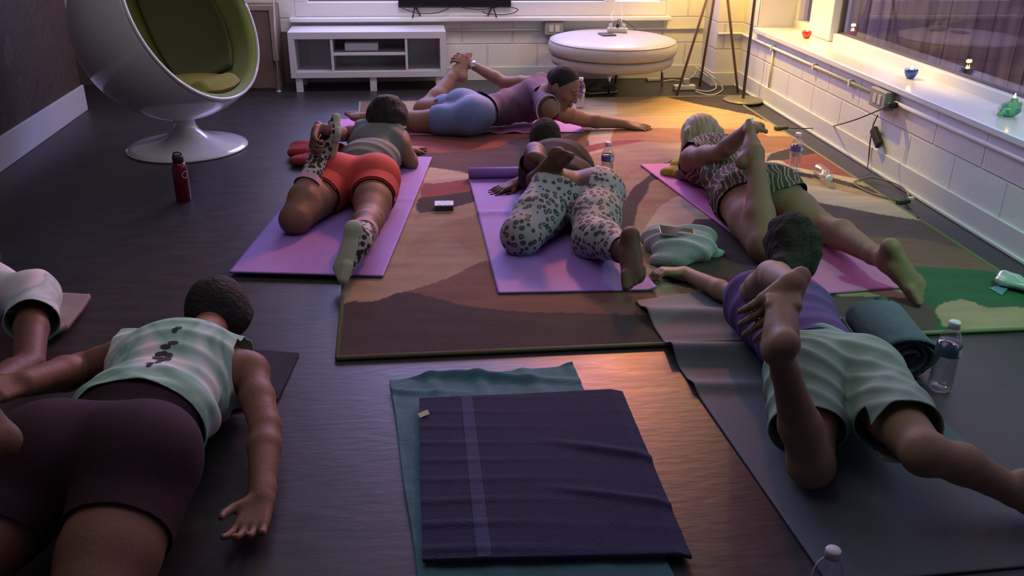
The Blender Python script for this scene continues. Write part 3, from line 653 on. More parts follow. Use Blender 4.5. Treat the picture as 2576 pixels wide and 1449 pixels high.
# grey mat: accordion folds at its far end
gl_ = [(2085, 1470), (2065, 1440), (1740, 930), (1650, 830), (1598, 772)]
L0 = at(2085, 1475)[:2]; L1 = at(1735, 925)[:2]; L2 = at(1598, 768)[:2]; gd = nrm(L1-L0); gn = V3(gd[1], -gd[0])
E_ = [L0, L0+gn*.66, L2+V3(.66, .14), L2]
def hE(u, v, P):
    inr = np.clip((P[:, 1]-2.55)/.08, 0, 1)*RH
    yy = P[:, 1]+.25*(u*.3); f = lambda c, w, h: h*np.exp(-((yy-c)/w)**2)
    env = np.clip(1.25-u*.9, .15, 1)
    return .0015+inr*1.1+env*(f(2.79, .055, .030)+f(2.52, .05, .045)+f(2.31, .035, .016))
o = sheet(E_, 80, 200, hE, .005, 'yoga_mat', mat_grey); tag(rebase(o, (1.2, 2.2, 0)), 'dark grey yoga mat with buckled far end under the person in mint shorts', 'yoga mat')

# ------------------------------------------------------------ towels in the foreground
def towel_mat(name, c, v=.12): return mat(name, c, rough=.95, var=v, vscale=20, bump=.7, bscale=260, sheen=.08)
teal = towel_mat('teal_terry', (.085, .22, .27)); navy = towel_mat('navy_terry', (.012, .016, .075)); navy2 = towel_mat('navy_band', (.045, .06, .16))
T_ = [at(1052, 1475)[:2], at(1705, 1475)[:2], at(1441, 924)[:2], at(980, 961)[:2]]
def hT(u, v, P):
    w = np.maximum(0, np.sin(P[:, 0]*9+P[:, 1]*52+2.2*noise2(P, 70, 2, 6)))**2*.020*np.clip((v-.86)*10, .05, 1)
    w2 = np.maximum(0, np.sin(P[:, 0]*38+P[:, 1]*16+2*noise2(P, 71, 2, 6)))**2*.008
    return .002+w+w2*(.4+.6*np.clip((v-.8)*8, 0, 1))
o = sheet(T_, 150, 190, hT, .005, 'bath_towel', teal, rough_edge=.003); tag(rebase(o, (.25, 2.0, 0)), 'crumpled teal bath towel spread on the dark floor beneath the navy towel', 'towel')
N_ = [at(1062, 1418, .02)[:2], at(1741, 1400, .02)[:2], at(1566, 985, .02)[:2], at(1054, 1010, .02)[:2]]
def hN(u, v, P):
    w = np.maximum(0, np.sin(P[:, 1]*75+P[:, 0]*5+2.5*noise2(P, 73, 2, 4)))**2*.0035*(.5+.5*noise2(P, 74, 2, 7))
    fold = .010*np.exp(-((P[:, 1]-(2.05-.35*(P[:, 0]-.25)))/.018)**2)*np.clip((u-.5)*4, 0, 1)+.008*np.exp(-((P[:, 1]-(1.85-.3*(P[:, 0]-.2)))/.015)**2)*np.clip((u-.45)*4, 0, 1)
    return .022+w+fold-.010*np.clip((u-.94)/.06, 0, 1)
o = sheet(N_, 170, 150, hN, .009, 'bath_towel', navy, rough_edge=.002); nav = tag(rebase(o, (.3, 1.95, 0)), 'folded navy bath towel lying on top of the teal towel', 'towel')
def quadat(u, v): return N_[0]*(1-u)*(1-v)+N_[1]*u*(1-v)+N_[2]*u*v+N_[3]*(1-u)*v
bq = [quadat(.20, .004), quadat(.255, .004), quadat(.255, .99), quadat(.20, .99)]
def hb(u, v, P): return .0315+np.maximum(0, np.sin(P[:, 1]*75+P[:, 0]*5+2.5*noise2(P, 73, 2, 4)))**2*.0035*(.5+.5*noise2(P, 74, 2, 7))
tag(sheet(bq, 10, 150, hb, .0006, 'woven_band', navy2, nav), 'flat woven band across the towel')
c_ = at(1066, 1041, .035); bm = bmesh.new(); box(bm, c_, (.030, .024, .0015), rot=Matrix.Rotation(.25, 4, 'Z') @ Matrix.Rotation(-.25, 4, 'Y')); tag(obj('care_label', bm, mat('label_cream', (.50, .50, .33), rough=.7), nav), 'cream fabric care label')
S_ = [at(640, 1090)[:2], at(702, 1012)[:2], at(753, 893)[:2], at(640, 884)[:2]]
o = sheet([at(560, 1040)[:2], at(700, 1010)[:2], at(753, 893)[:2], at(600, 880)[:2]], 50, 50, lambda u, v, P: .002+.003*np.abs(noise2(P, 75, 2, 20)), .006, 'hand_towel', towel_mat('black_navy_terry', (.018, .022, .05))); tag(rebase(o, (-.75, 2.6, 0)), 'dark navy cloth on the floor under the arm of the person in maroon shorts', 'towel')

# rolled grey-blue towel
def roll(name, a, b, r, m, label, cat, turns=3, seed=0, parent=None):
    a = np.array(a, float); b = np.array(b, float); d = nrm(b-a); L = np.linalg.norm(b-a); s = nrm(np.cross(d, V3(0, 0, 1))); w = V3(0, 0, 1)
    bm = bmesh.new(); K = 36*turns; rows = []
    M_ = 26
    for j in range(M_+1):
        t = j/M_; row = []
        for i in range(K+1):
            th = i/36*2*math.pi; rr = r*(1-.72*(1-i/K))*(1+.03*math.sin(5*t+3*th+seed)); fl = .80
            x = t*L+.012*math.sin(th*1.3+seed)*(1 if j in (0, M_) else 0)
            row.append(bm.verts.new(Vector(a+d*x+s*rr*math.cos(th)*1.08+w*(rr*math.sin(th)*fl))))
        rows.append(row)
    for x, y in zip(rows, rows[1:]):
        for i in range(K): bm.faces.new((x[i], x[i+1], y[i+1], y[i]))
    o = obj(name, bm, m, parent, True); sd = o.modifiers.new('thick', 'SOLIDIFY'); sd.thickness = .006
    return o
rt_ = roll('rolled_towel', at(2195, 795, .085), at(2285, 900, .075), .105, towel_mat('slate_terry', (.085, .115, .17)), '', '', 4)
rebase(rt_, (rt_.data.vertices[0].co[0], rt_.data.vertices[0].co[1], 0)); tag(rt_, 'rolled slate blue towel beside the hip of the person in mint shorts', 'towel')

# soft bundle with phone (pale sweater by the pink mat)
S = Soft(); c = at(1705, 620, .05)
S.ell(at(1668, 605, .05), (.085, .10, .05), None, .03).ell(at(1720, 622, .055), (.13, .10, .055), None, .03).ell(at(1745, 600, .05), (.09, .08, .052), None, .03).ell(at(1690, 650, .03), (.09, .05, .035), None, .02)
S.cone(at(1775, 632, .035), at(1818, 637, .02), .03, .012, .02)
def shape_b(V, N): return V
o = soft_obj('sweater', S, mat('pale_knit', (.30, .31, .37), rough=.95, var=.12, vscale=9, bump=.5, bscale=150, sheen=.4), None, .005, .0145, wrinkle=[((.3, .95, .3), 95, .012, 2.5), ((1, -.3, .2), 60, .007, 2)])
rebase(o, (c[0], c[1], 0)); tag(o, 'bundled pale grey sweater lying on the rug beside the pink mat, a phone on it', 'sweater')
p = at(1703, 583, .118); t = thing('phone', 'black phone with a bright metal rim lying on the pale bundled sweater', 'phone', (p[0], p[1], p[2]))
R_ = Matrix.Rotation(-.12, 4, 'Z') @ Matrix.Rotation(.10, 4, 'Y') @ Matrix.Rotation(.12, 4, 'X')
bm = bmesh.new(); box(bm, p, (.150, .074, .008), rot=R_); o = obj('rim', bm, mat('metal_rim', (.8, .72, .6), rough=.15, metal=1), t); mod_bevel(o, .003)
bm = bmesh.new(); box(bm, p+V3(0, 0, .0043), (.142, .067, .0012), rot=R_); obj('screen', bm, mat('phone_glass', (.02, .02, .02), rough=.04, spec=.8), t)

# red towel by the socked foot
S = Soft(); S.ell(at(770, 378, .04), (.10, .09, .045), None, .03).ell(at(825, 382, .045), (.12, .10, .05), None, .03).ell(at(765, 402, .03), (.07, .05, .03), None, .03)
o = soft_obj('towel', S, towel_mat('red_terry', (.42, .03, .045)), None, .006, .001, wrinkle=[((.3, 1, .2), 60, .012, 3), ((1, .4, 0), 45, .010, 2)]); p = at(800, 390); rebase(o, (p[0], p[1], 0)); tag(o, 'crumpled red towel on the dark floor behind the raised sock', 'towel')
# yellow cloth under the blond person's face
S = Soft(); S.ell(at(1690, 432, .035), (.06, .05, .028), None, .02).ell(at(1710, 415, .045), (.05, .06, .03), None, .02).ell(at(1725, 440, .035), (.06, .05, .025), None, .02)
o = soft_obj('scarf', S, mat('olive_yellow_cloth', (.42, .33, .05), rough=.9, var=.2, vscale=20), None, .005, .0225, wrinkle=[((1, 1, 0), 110, .006, 2)]); p = at(1700, 432); rebase(o, (p[0], p[1], 0)); tag(o, 'bunched olive yellow cloth on the pink mat by the blond person', 'cloth')
# towel peeking from under the tie-dye sleeve
q_ = [at(120, 870)[:2], at(175, 845)[:2], at(233, 772)[:2], at(60, 765)[:2]]
o = sheet(q_, 50, 50, lambda u, v, P: .03+.01*noise2(P, 80, 2, 14), .02, 'pillow_case', towel_mat('grey_terry', (.30, .27, .28))); tag(rebase(o, (-1.7, 2.9, 0)), 'pale grey folded towel under the tie-dye sleeve at far left', 'towel'); o.name = 'folded_towel'
# small grey cloth edge behind the purple shirt
S = Soft(); S.ell(at(2112, 822, .035), (.05, .04, .032), None, .02).cone(at(2100, 822, .035), at(2128, 838, .02), .03, .02, .02)
o = soft_obj('water_bag', S, mat('slate_plain', (.10, .13, .15), rough=.8), None, .005, .0145, wrinkle=[((1, .5, 0), 90, .004, 1)]); p = at(2112, 838); rebase(o, (p[0], p[1], 0)); o.name = 'face_cloth'; tag(o, 'small dark slate cloth bunched against the purple shirt', 'cloth')
# ------------------------------------------------------------ ball chair
BC = V3(-1.321, 5.255, .690); BR = .519; th_, ph_ = -.434, .422; bn = V3(math.cos(ph_)*math.cos(th_), math.cos(ph_)*math.sin(th_), math.sin(ph_)); bd = .183
shell = mat('gloss_white', (.62, .64, .64), rough=.12, coat=.5); green = mat('green_felt', (.21, .27, .05), rough=.95, var=.08, vscale=30, bump=.3, bscale=200, sheen=.3); gold = mat('green_cushion', (.27, .24, .04), rough=.9, var=.08, vscale=30, bump=.3, bscale=200)
t = thing('ball_chair', 'white glossy ball chair with green upholstery on a round pedestal', 'chair', (BC[0], BC[1], 0))
Mo = Vector(bn).to_track_quat('Z', 'Y').to_matrix().to_4x4()
amax = math.acos(bd/BR)
def bowl(r, a0, a1=math.pi, n=40): return [(max(0, r*math.sin(a0+(a1-a0)*i/n)), r*math.cos(a0+(a1-a0)*i/n)) for i in range(n+1)]
bm = bmesh.new(); lathe(bm, bowl(BR, amax)[::1], BC, 96, Mo, cap=False); bmesh.ops.remove_doubles(bm, verts=bm.verts, dist=1e-5); o = obj('shell', bm, shell, t, True); s = o.modifiers.new('thick', 'SOLIDIFY'); s.thickness = .016; s.offset = -1
bm = bmesh.new(); R2 = BR-.055; rim = [(BR-.018, amax+.012), (BR-.006, amax+.0), (BR-.03, amax-.005), (BR-.052, amax+.03)]
prof = [(r*math.sin(a), r*math.cos(a)) for r, a in rim[1:]]+bowl(R2, amax+.06); lathe(bm, prof, BC, 96, Mo, cap=False); bmesh.ops.remove_doubles(bm, verts=bm.verts, dist=1e-5); obj('upholstery', bm, green, t, True)
bm = bmesh.new(); pr = []
for i in range(97): a = 2*math.pi*i/96; v = Mo @ Vector((BR*math.sin(amax)*math.cos(a)*.995, BR*math.sin(amax)*math.sin(a)*.995, bd)); pr.append(np.array(v)+BC)
tube(bm, pr, .009, 10); obj('rim', bm, shell, t, True)
# seat pad and shade-toned back panel
S = Soft(); fdir = nrm(V3(bn[0], bn[1], 0)); sd = V3(-fdir[1], fdir[0], 0)
S.ell(BC+V3(0, 0, -.335)+fdir*.08, (.27, .30, .06), (fdir, sd, V3(0, 0, 1)), .02)
S.cone(BC+V3(0, 0, -.32)+fdir*.25-sd*.12, BC+V3(0, 0, -.32)+fdir*.25+sd*.12, .06, .06, .03)
soft_obj('seat_cushion', S, gold, t, .008, None, post=lambda V, N: BC+(V-BC)*np.minimum(1, (R2-.004)/np.maximum(np.linalg.norm(V-BC, axis=1), 1e-6))[:, None])
bm = bmesh.new()    # panel over the right back, seam at its edge; shade put into darker green
A = []
bx, by = np.array(Mo.to_3x3() @ Vector((1, 0, 0))), np.array(Mo.to_3x3() @ Vector((0, 1, 0)))
upd = nrm(V3(0, 0, 1)-bn*bn[2]); rtd = np.cross(upd, bn)
grid = []
for i in range(25):
    row = []
    for j in range(25):
        a = .60+1.02*i/24; b_ = -.75+1.75*j/24
        d = nrm(-bn*math.cos(a)*math.cos(b_)+rtd*math.sin(a)*math.cos(b_)+upd*math.sin(b_))
        row.append(bm.verts.new(BC+d*(R2-.016)))
    grid.append(row)
for i in range(24):
    for j in range(24): bm.faces.new((grid[i][j], grid[i+1][j], grid[i+1][j+1], grid[i][j+1]))
o = obj('back_shade_panel', bm, mat('green_shaded', (.12, .13, .055), rough=.95, bump=.3, bscale=200), t, True); s = o.modifiers.new('thick', 'SOLIDIFY'); s.thickness = .02
bm = bmesh.new(); lathe(bm, [(.0, .202), (.062, .202), (.060, .165), (.0585, .160), (.058, .150), (.064, .128), (.078, .105), (.105, .08), (.15, .055), (.22, .036), (.30, .022), (.338, .012), (.342, .006), (.336, .0), (0, 0)], (BC[0], BC[1], .0), 64, cap=False); obj('pedestal', bm, shell, t, True)
# ------------------------------------------------------------ media unit
mw = mat('foil_white', (.60, .59, .62), rough=.28); mi = mat('foil_inner', (.50, .49, .50), rough=.4)
X0, X1, Y0, Y1, ZB, ZT = -.883, .262, 6.72, 7.06, .105, .435
t = thing('media_unit', 'low white open media unit on short legs under the back window', 'media unit', ((X0+X1)/2, (Y0+Y1)/2, 0))
def part(name, boxes, m, bev=.002, par=None):
    bm = bmesh.new(); [box2(bm, a, b) for a, b in boxes]; o = obj(name, bm, m, par or t)
    if bev: mod_bevel(o, bev)
    return o
part('top', [((X0, Y0, ZT-.05), (X1, Y1, ZT))], mw); part('side_panel', [((X0, Y0, ZB), (X0+.045, Y1, ZT-.05))], mw); part('side_panel', [((X1-.045, Y0, ZB), (X1, Y1, ZT-.05))], mw)
part('bottom_panel', [((X0+.045, Y0, ZB), (X1-.045, Y1, ZB+.045))], mw); part('back_panel', [((X0+.045, Y1-.006, ZB+.045), (X1-.045, Y1, ZT-.05))], mi, 0)
xd1, xd2 = at_y(836, 150, Y0)[0], at_y(1023, 150, Y0)[0]; zs = at_y(930, 137, Y0)[2]
part('divider', [((xd1-.009, Y0+.004, ZB+.045), (xd1+.009, Y1-.006, ZT-.05))], mw); part('divider', [((xd2-.009, Y0+.004, ZB+.045), (xd2+.009, Y1-.006, ZT-.05))], mw)
part('shelf', [((xd1+.009, Y0+.006, zs-.009), (xd2-.009, Y1-.006, zs+.009))], mw)
for x in (X0+.03, X1-.08, (X0+X1)/2): 
    for y in (Y0+.01, Y1-.06): part('leg', [((x, y, 0), (x+.05, y+.05, ZB))], mw)
p = at_y(868, 133, 6.80); q = at_y(952, 133, 6.80)
t = thing('router', 'small white box-shaped router on the middle shelf of the media unit', 'router', (p[0], 6.86, zs+.009))
part('case', [((p[0], 6.79, zs+.013), (q[0], 6.94, zs+.072))], mat('router_white', (.62, .62, .66), rough=.4), .008); part('base', [((p[0]+.01, 6.80, zs+.0095), (q[0]-.01, 6.93, zs+.014))], mat('router_dark', (.08, .08, .09), rough=.5), 0)
# ------------------------------------------------------------ television on the sill
tx0, tx1 = at_y(1002, 10, 7.10)[0], at_y(1285, 10, 7.10)[0]; tz = at_y(1140, 19, 7.08)[2]; TY = 7.075
t = thing('television', 'black flat television standing on two splayed feet on the back window sill', 'television', ((tx0+tx1)/2, TY, .492))
blk = mat('tv_black', (.02, .02, .022), rough=.35); part('bezel', [((tx0, TY, tz), (tx1, TY+.035, tz+.50))], blk, .004)
part('screen', [((tx0+.008, TY-.0015, tz+.016), (tx1-.008, TY+.0005, tz+.492))], mat('tv_screen', (.015, .014, .018), rough=.12), 0)
for px, sg in ((1041, 1), (1243, -1)):
    bx_ = at_y(px, 22, TY+.01)[0]; bm = bmesh.new()
    tube(bm, [(bx_+.01*sg, TY+.02, tz+.01), (bx_-.012*sg, TY-.055, .4965)], .0055, 8); tube(bm, [(bx_+.01*sg, TY+.02, tz+.01), (bx_+.05*sg, TY+.01, .4965)], .0055, 8); obj('stand_foot', bm, blk, t, True)
cb = mat('cable_black', (.02, .02, .02), rough=.5); cw = mat('cable_white', (.62, .60, .52), rough=.5)
def cable(pts, r, m, label, name='cable', sm=8, group=None):
    bm = bmesh.new(); tube(bm, pts, r, 6, sm); o = obj(name, bm, m, None, True); tag(o, label, 'cable', group); return o
Z = .4965
cable([at_y(1010, 20, 7.06), at_y(1050, 33, 7.06), at_y(1100, 32, 7.07), at_y(1130, 20, 7.08)], .0035, cb, 'black cable looping under the left half of the television')
cable([at_y(1160, 19, 7.06), at_y(1205, 24, 7.06), at_y(1250, 19, 7.08)], .003, cb, 'black cable sagging under the middle right of the television')
cable([at_y(1285, 18, 7.07), at_y(1303, 24, 7.06), at_y(1290, 33, 7.06), at_y(1262, 37, 7.05), at_y(1225, 34, 7.05), at_y(1212, 28, 7.06)], .0035, cb, 'black cable curling round the right foot of the television')
# ------------------------------------------------------------ brown cabinet behind the chair, pale pole
t = thing('cabinet', 'brown wooden cabinet with a pale frame behind the ball chair', 'cabinet', (-1.15, 6.9, 0))
wd = mat('cab_brown', (.16, .10, .075), rough=.5, var=.2, vscale=8); wl = mat('cab_edge', (.36, .26, .20), rough=.5)
cz = at_y(640, 14, 6.8)[2]; cxr = at_y(690, 30, 6.8)[0]
part('carcass', [((cxr-.52, 6.82, 0), (cxr-.002, 7.07, cz-.01))], wd); part('frame', [((cxr-.52, 6.795, cz-.035), (cxr, 6.82, cz)), ((cxr-.04, 6.795, .22), (cxr, 6.82, cz-.035)), ((cxr-.52, 6.795, .0), (cxr-.48, 6.82, cz-.035))], wl)
part('door', [((cxr-.475, 6.80, .02), (cxr-.045, 6.818, cz-.04))], wd)
px_ = at_y(684, 30, 6.76); t = thing('pole', 'thin pale metal pole standing in front of the brown cabinet', 'pole', (px_[0], 6.76, 0))
bm = bmesh.new(); tube(bm, [at_y(682, -160, 6.76), at_y(690, 70, 6.76), (at_y(694, 150, 6.76)[0], 6.76, .004)], .006, 8); obj('rod', bm, mat('pole_pale', (.55, .53, .48), rough=.35), t, True)
bm = bmesh.new(); x_ = at_y(694, 150, 6.76)[0]; lathe(bm, [(0, .001), (.018, .001), (.018, .006), (.008, .010), (0, .010)], (x_, 6.76, 0), 24); obj('foot', bm, MATS['pole_pale'], t, True)
# ------------------------------------------------------------ ottoman
oc = V3(1.49, 6.60, 0); leather = mat('white_leather', (.43, .40, .35), rough=.42, bump=.15, bscale=90, var=.03)
t = thing('ottoman', 'large round white leather ottoman on metal legs by the back wall', 'ottoman', (oc[0], oc[1], 0)); Rr = .475
bm = bmesh.new(); lathe(bm, [(0, .412), (Rr*.6, .412), (Rr*.86, .404), (Rr*.95, .392), (Rr*.99, .372), (Rr*1.01, .340), (Rr, .312), (Rr*.975, .296), (Rr*.6, .29), (0, .29)], oc, 72, cap=False); o = obj('cushion', bm, leather, t, True)
bm = bmesh.new()
pr = [oc+V3(Rr*.972*math.cos(a), Rr*.972*math.sin(a), .385) for a in np.linspace(0, 2*math.pi, 73)]; tube(bm, pr, .004, 6); tube(bm, [oc+V3(Rr*math.cos(a), Rr*math.sin(a), z) for a, z in ((-1.7, .372), (-1.7, .355), (-1.7, .335), (-1.7, .312))], .0035, 6); obj('piping', bm, leather, o, True)
bm = bmesh.new(); lathe(bm, [(0, .288), (Rr*.93, .288), (Rr*.96, .277), (Rr*.965, .25), (Rr*.93, .222), (Rr*.82, .203), (0, .20)], oc, 72, cap=False); obj('base', bm, leather, t, True)
chrome = mat('chrome', (.75, .75, .78), rough=.12, metal=1)
for px, py in ((1531, 238), (1665, 218), (1402, 215)):
    g_ = at(px, py); bm = bmesh.new(); tube(bm, [(g_[0], g_[1], .004), (g_[0]*.97+oc[0]*.03, g_[1]*.97+oc[1]*.03, .208)], .008, 10, 0, .014); obj('leg', bm, chrome, t, True)
bm = bmesh.new(); tube(bm, [(1.6, 6.9, .004), (1.6, 6.88, .208)], .008, 10, 0, .014); obj('leg', bm, chrome, t, True)
# things on the ottoman
p = at(1527, 87, .415); t = thing('phone', 'dark phone lying on the round ottoman', 'phone', (p[0], p[1], .412)); R_ = Matrix.Rotation(.15, 4, 'Z')
bm = bmesh.new(); box(bm, (p[0], p[1], .4175), (.105, .12, .009), rot=R_); o = obj('case', bm, mat('phone_dark', (.05, .045, .045), rough=.25), t); mod_bevel(o, .003)
p = at(1553, 76, .428); t = thing('power_strip', 'white power strip with plugs on top of the ottoman', 'power strip', (p[0], p[1], .412)); R_ = Matrix.Rotation(-.25, 4, 'Z')
bm = bmesh.new(); box(bm, (p[0], p[1], .430), (.155, .05, .034), rot=R_); o = obj('housing', bm, mat('strip_white', (.52, .50, .50), rough=.4), t); mod_bevel(o, .01, 3)
for k, m_ in ((-.05, cw), (0, cb), (.045, cw)):
    bm = bmesh.new(); box(bm, (p[0]+k, p[1]-k*.25, .460), (.022, .025, .03)); o = obj('plug', bm, m_, t); mod_bevel(o, .004)
for k, m_, pts, l in ((-.05, cw, [(1542, 55), (1537, 40), (1545, 28)], 'left white cord rising from the power strip on the ottoman'), (.045, cw, [(1563, 55), (1566, 38), (1560, 10)], 'right white cord rising from the power strip towards the window sill'), (0, cb, [(1555, 50), (1570, 52), (1590, 66), (1600, 75)], 'black cord running from the power strip to the right over the ottoman')):
    P = [V3(p[0]+k, p[1]-k*.25, .474)]+[at_y(x, y, 6.62+.08*i) for i, (x, y) in enumerate(pts)]; cable(P, .003, m_, l)
# ------------------------------------------------------------ floor lamps
lb_ = at(1868, 258); dk = mat('lamp_metal', (.10, .085, .07), rough=.4, metal=.3)
t = thing('floor_lamp', 'slim dark floor lamp on a flat round base near the corner', 'floor lamp', (lb_[0], lb_[1], RH))
bm = bmesh.new(); lathe(bm, [(0, RH+.001), (.14, RH+.001), (.142, RH+.008), (.135, RH+.014), (.02, RH+.02), (0, RH+.02)], (lb_[0], lb_[1], 0), 48, cap=False); obj('base', bm, mat('lamp_base', (.20, .17, .12), rough=.35, metal=.4), t, True)
bm = bmesh.new(); tube(bm, [(lb_[0], lb_[1], RH+.018), (lb_[0], lb_[1], 1.75)], .011, 12); obj('pole', bm, dk, t, True)
bm = bmesh.new(); lathe(bm, [(.02, 1.86), (.09, 1.82), (.13, 1.72), (.125, 1.72), (.085, 1.81), (.02, 1.85)], (lb_[0], lb_[1], 0), 40, cap=False); obj('lamp_shade', bm, dk, t, True)
F1, F3, F2 = at(1702, 243), at(1884, 243, RH), at(1760, 217); ap = V3(2.235, 6.54, 1.02)
F3 = V3(F3[0]-.02, F3[1]+.18, 0)
t = thing('tripod_lamp', 'tall tripod floor lamp with thin wooden legs in the yellow-lit corner', 'floor lamp', (2.24, 6.55, 0))
wood = mat('lamp_wood', (.22, .12, .06), rough=.5)
for f in (F1, F2, F3):
    e = ap+(ap-f)*.04; bm = bmesh.new(); tube(bm, [f+V3(0, 0, .004), e], .009, 10, 0, .011); obj('leg', bm, wood, t, True)
bm = bmesh.new(); lathe(bm, [(0, 1.0), (.035, 1.0), (.04, 1.06), (.012, 1.08), (.012, 1.16), (0, 1.16)], (ap[0], ap[1], 0), 24); obj('hub', bm, dk, t, True)
shm = mat('shade_linen', (.8, .6, .3), rough=.8, trans=0); bm = bmesh.new(); lathe(bm, [(.20, 1.12), (.17, 1.45)], (ap[0], ap[1], 0), 40, cap=False); o = obj('lamp_shade', bm, shm, t, True); s = o.modifiers.new('th', 'SOLIDIFY'); s.thickness = .002
# ------------------------------------------------------------ bottles
clear = bpy.data.materials.new('clear_plastic'); clear.use_nodes = True; nt = clear.node_tree; nt.nodes.clear()
out = nt.nodes.new('ShaderNodeOutputMaterial'); mx = nt.nodes.new('ShaderNodeMixShader'); tr = nt.nodes.new('ShaderNodeBsdfTransparent'); gl = nt.nodes.new('ShaderNodeBsdfGlossy'); lw = nt.nodes.new('ShaderNodeLayerWeight'); lw.inputs[0].default_value = .25
gl.inputs['Roughness'].default_value = .08; gl.inputs[0].default_value = (.9, .9, .95, 1); tr.inputs[0].default_value = (.93, .93, .94, 1)
mr = nt.nodes.new('ShaderNodeMapRange'); mr.inputs[3].default_value = .07; mr.inputs[4].default_value = .75; nt.links.new(lw.outputs['Facing'], mr.inputs[0])
nt.links.new(mr.outputs[0], mx.inputs[0]); nt.links.new(tr.outputs[0], mx.inputs[1]); nt.links.new(gl.outputs[0], mx.inputs[2]); nt.links.new(mx.outputs[0], out.inputs[0])
capw = mat('cap_white', (.72, .70, .78), rough=.35); lab = mat('label_purple', (.16, .08, .36), rough=.45); labw = mat('label_white', (.62, .60, .72), rough=.45); labb = mat('label_blue', (.06, .13, .20), rough=.45)
bprof = [(.0, .006), (.018, .004), (.026, 0), (.0315, .006), (.0325, .018)]
for i in range(5): z = .028+.016*i; bprof += [(.0325, z), (.0305, z+.006)]
bprof += [(.0325, .112), (.0325, .142), (.0315, .150), (.025, .170), (.016, .184), (.0135, .189), (.0135, .195)]
def bottle(loc, label, lm_=lab, s=1., rot=None, water=.11, group=None, cap=True):
    t = thing('water_bottle', label, 'bottle', loc); t.scale = (s, s, s)
    if rot: t.rotation_euler = rot
    def put(nm, prof, m, n=28, par=t):
        bm = bmesh.new(); lathe(bm, prof, (0, 0, 0), n, cap=False); me = bpy.data.meshes.new(nm); bmesh.ops.recalc_face_normals(bm, faces=bm.faces); bm.to_mesh(me); bm.free()
        o = bpy.data.objects.new(nm, me); COL.objects.link(o); me.materials.append(m); me.shade_smooth(); o.parent = par; return o
    put('bottle_body', bprof, clear)
    if cap: put('cap', [(0, .191), (.0155, .191), (.0158, .208), (.0145, .2105), (0, .2105)], capw)
    if lm_ is not None:
        l = put('label', [(.0330, .112), (.0334, .113), (.0334, .141), (.0330, .142)], lm_)
        bm = bmesh.new(); R0 = .0337
        for a0, a1, z0, z1 in ((-1.3, -.6, .116, .138),):
            for i in range(6):
                aa, ab = a0+(a1-a0)*i/6, a0+(a1-a0)*(i+1)/6
                bm.faces.new([bm.verts.new((R0*math.cos(a), R0*math.sin(a), z)) for a, z in ((aa, z0), (ab, z0), (ab, z1), (aa, z1))])
        me = bpy.data.meshes.new('facts_panel'); bm.to_mesh(me); bm.free(); o = bpy.data.objects.new('facts_panel', me); COL.objects.link(o); me.materials.append(labw); o.parent = l
    if water: put('water', [(0, .008), (.0295, .009), (.0300, .02), (.0292, water*.6), (.0300, water), (0, water)], clear)
    return t
bottle((*at(1525, 461)[:2], RH), 'clear water bottle with a purple label standing on the rug right of the leopard leggings', water=.145)
bottle((*at(1459, 276)[:2], RH), 'clear water bottle with a purple label beside the face of the person in blue shorts', water=.10)
bottle((*at(1995, 434)[:2], RH), 'clear water bottle with a purple label standing near the right wall', water=.15)
p = at(2035, 418, .04); bottle((p[0]+.02, p[1]-.07, RH+.034), 'empty clear bottle lying on its side on the rug beside a standing bottle', None, 1., (math.pi/2-.05, .3, -.15), 0)
bottle((*at(2362, 978)[:2], .001), 'clear water bottle with a dark blue label beside the rolled slate towel', labb, 1.12, None, .15)
pb = at(2095, 1393, .2); bottle((pb[0], pb[1], .001), 'clear bottle with a white cap at the bottom edge of the picture', None, 1., None, .1)
# red steel flask
p = at(463, 503); t = thing('flask', 'dark red steel flask with a black lid on the floor before the ball chair', 'flask', (p[0], p[1], 0))
bm = bmesh.new(); lathe(bm, [(0, .001), (.034, .001), (.036, .006), (.036, .165), (.030, .185), (.024, .192), (0, .192)], p, 40, cap=False); obj('flask_body', bm, mat('flask_red', (.11, .004, .008), rough=.35, coat=.3), t, True)
bm = bmesh.new(); lathe(bm, [(.022, .190), (.026, .192), (.026, .222), (.022, .226), (0, .226)], p, 32, cap=False); lo_ = obj('lid', bm, cb, t, True); bm = bmesh.new(); tube(bm, [p+V3(-.018, 0, .224), p+V3(-.014, 0, .238), p+V3(.014, 0, .238), p+V3(.018, 0, .224)], .004, 8, 3); obj('loop', bm, cb, lo_, True)
bm = bmesh.new(); a_c = -.62
for i in range(24):
    q = []
    for r, a in ((.014, i), (.018, i), (.018, i+1), (.014, i+1)):
        an = 2*math.pi*a/24; uu_ = r*math.cos(an)/.036; q.append(bm.verts.new(p+V3(.0365*math.cos(a_c+uu_), .0365*math.sin(a_c+uu_), .135+r*math.sin(an))))
    bm.faces.new(q)
obj('emblem', bm, mat('emblem_pale', (.55, .50, .52), rough=.5), t)
# small tin on the rug
p = at(1117, 516, .03); t = thing('card_box', 'small grey printed card box lying on the rug between the two lavender mats', 'box', (p[0], p[1], RH))
bm = bmesh.new(); box(bm, (p[0], p[1], RH+.013), (.088, .066, .022), -.05); o = obj('tray', bm, mat('box_dark', (.05, .045, .06), rough=.5), t)
bm = bmesh.new(); box(bm, (p[0], p[1], RH+.026), (.090, .068, .006), -.05); o = obj('lid', bm, mix_noise_mat('printed_lid', [(.35, (.50, .48, .50)), (.5, (.38, .36, .40)), (.56, (.16, .14, .20)), (.62, (.42, .40, .44))], 70, .4), t); mod_bevel(o, .001)
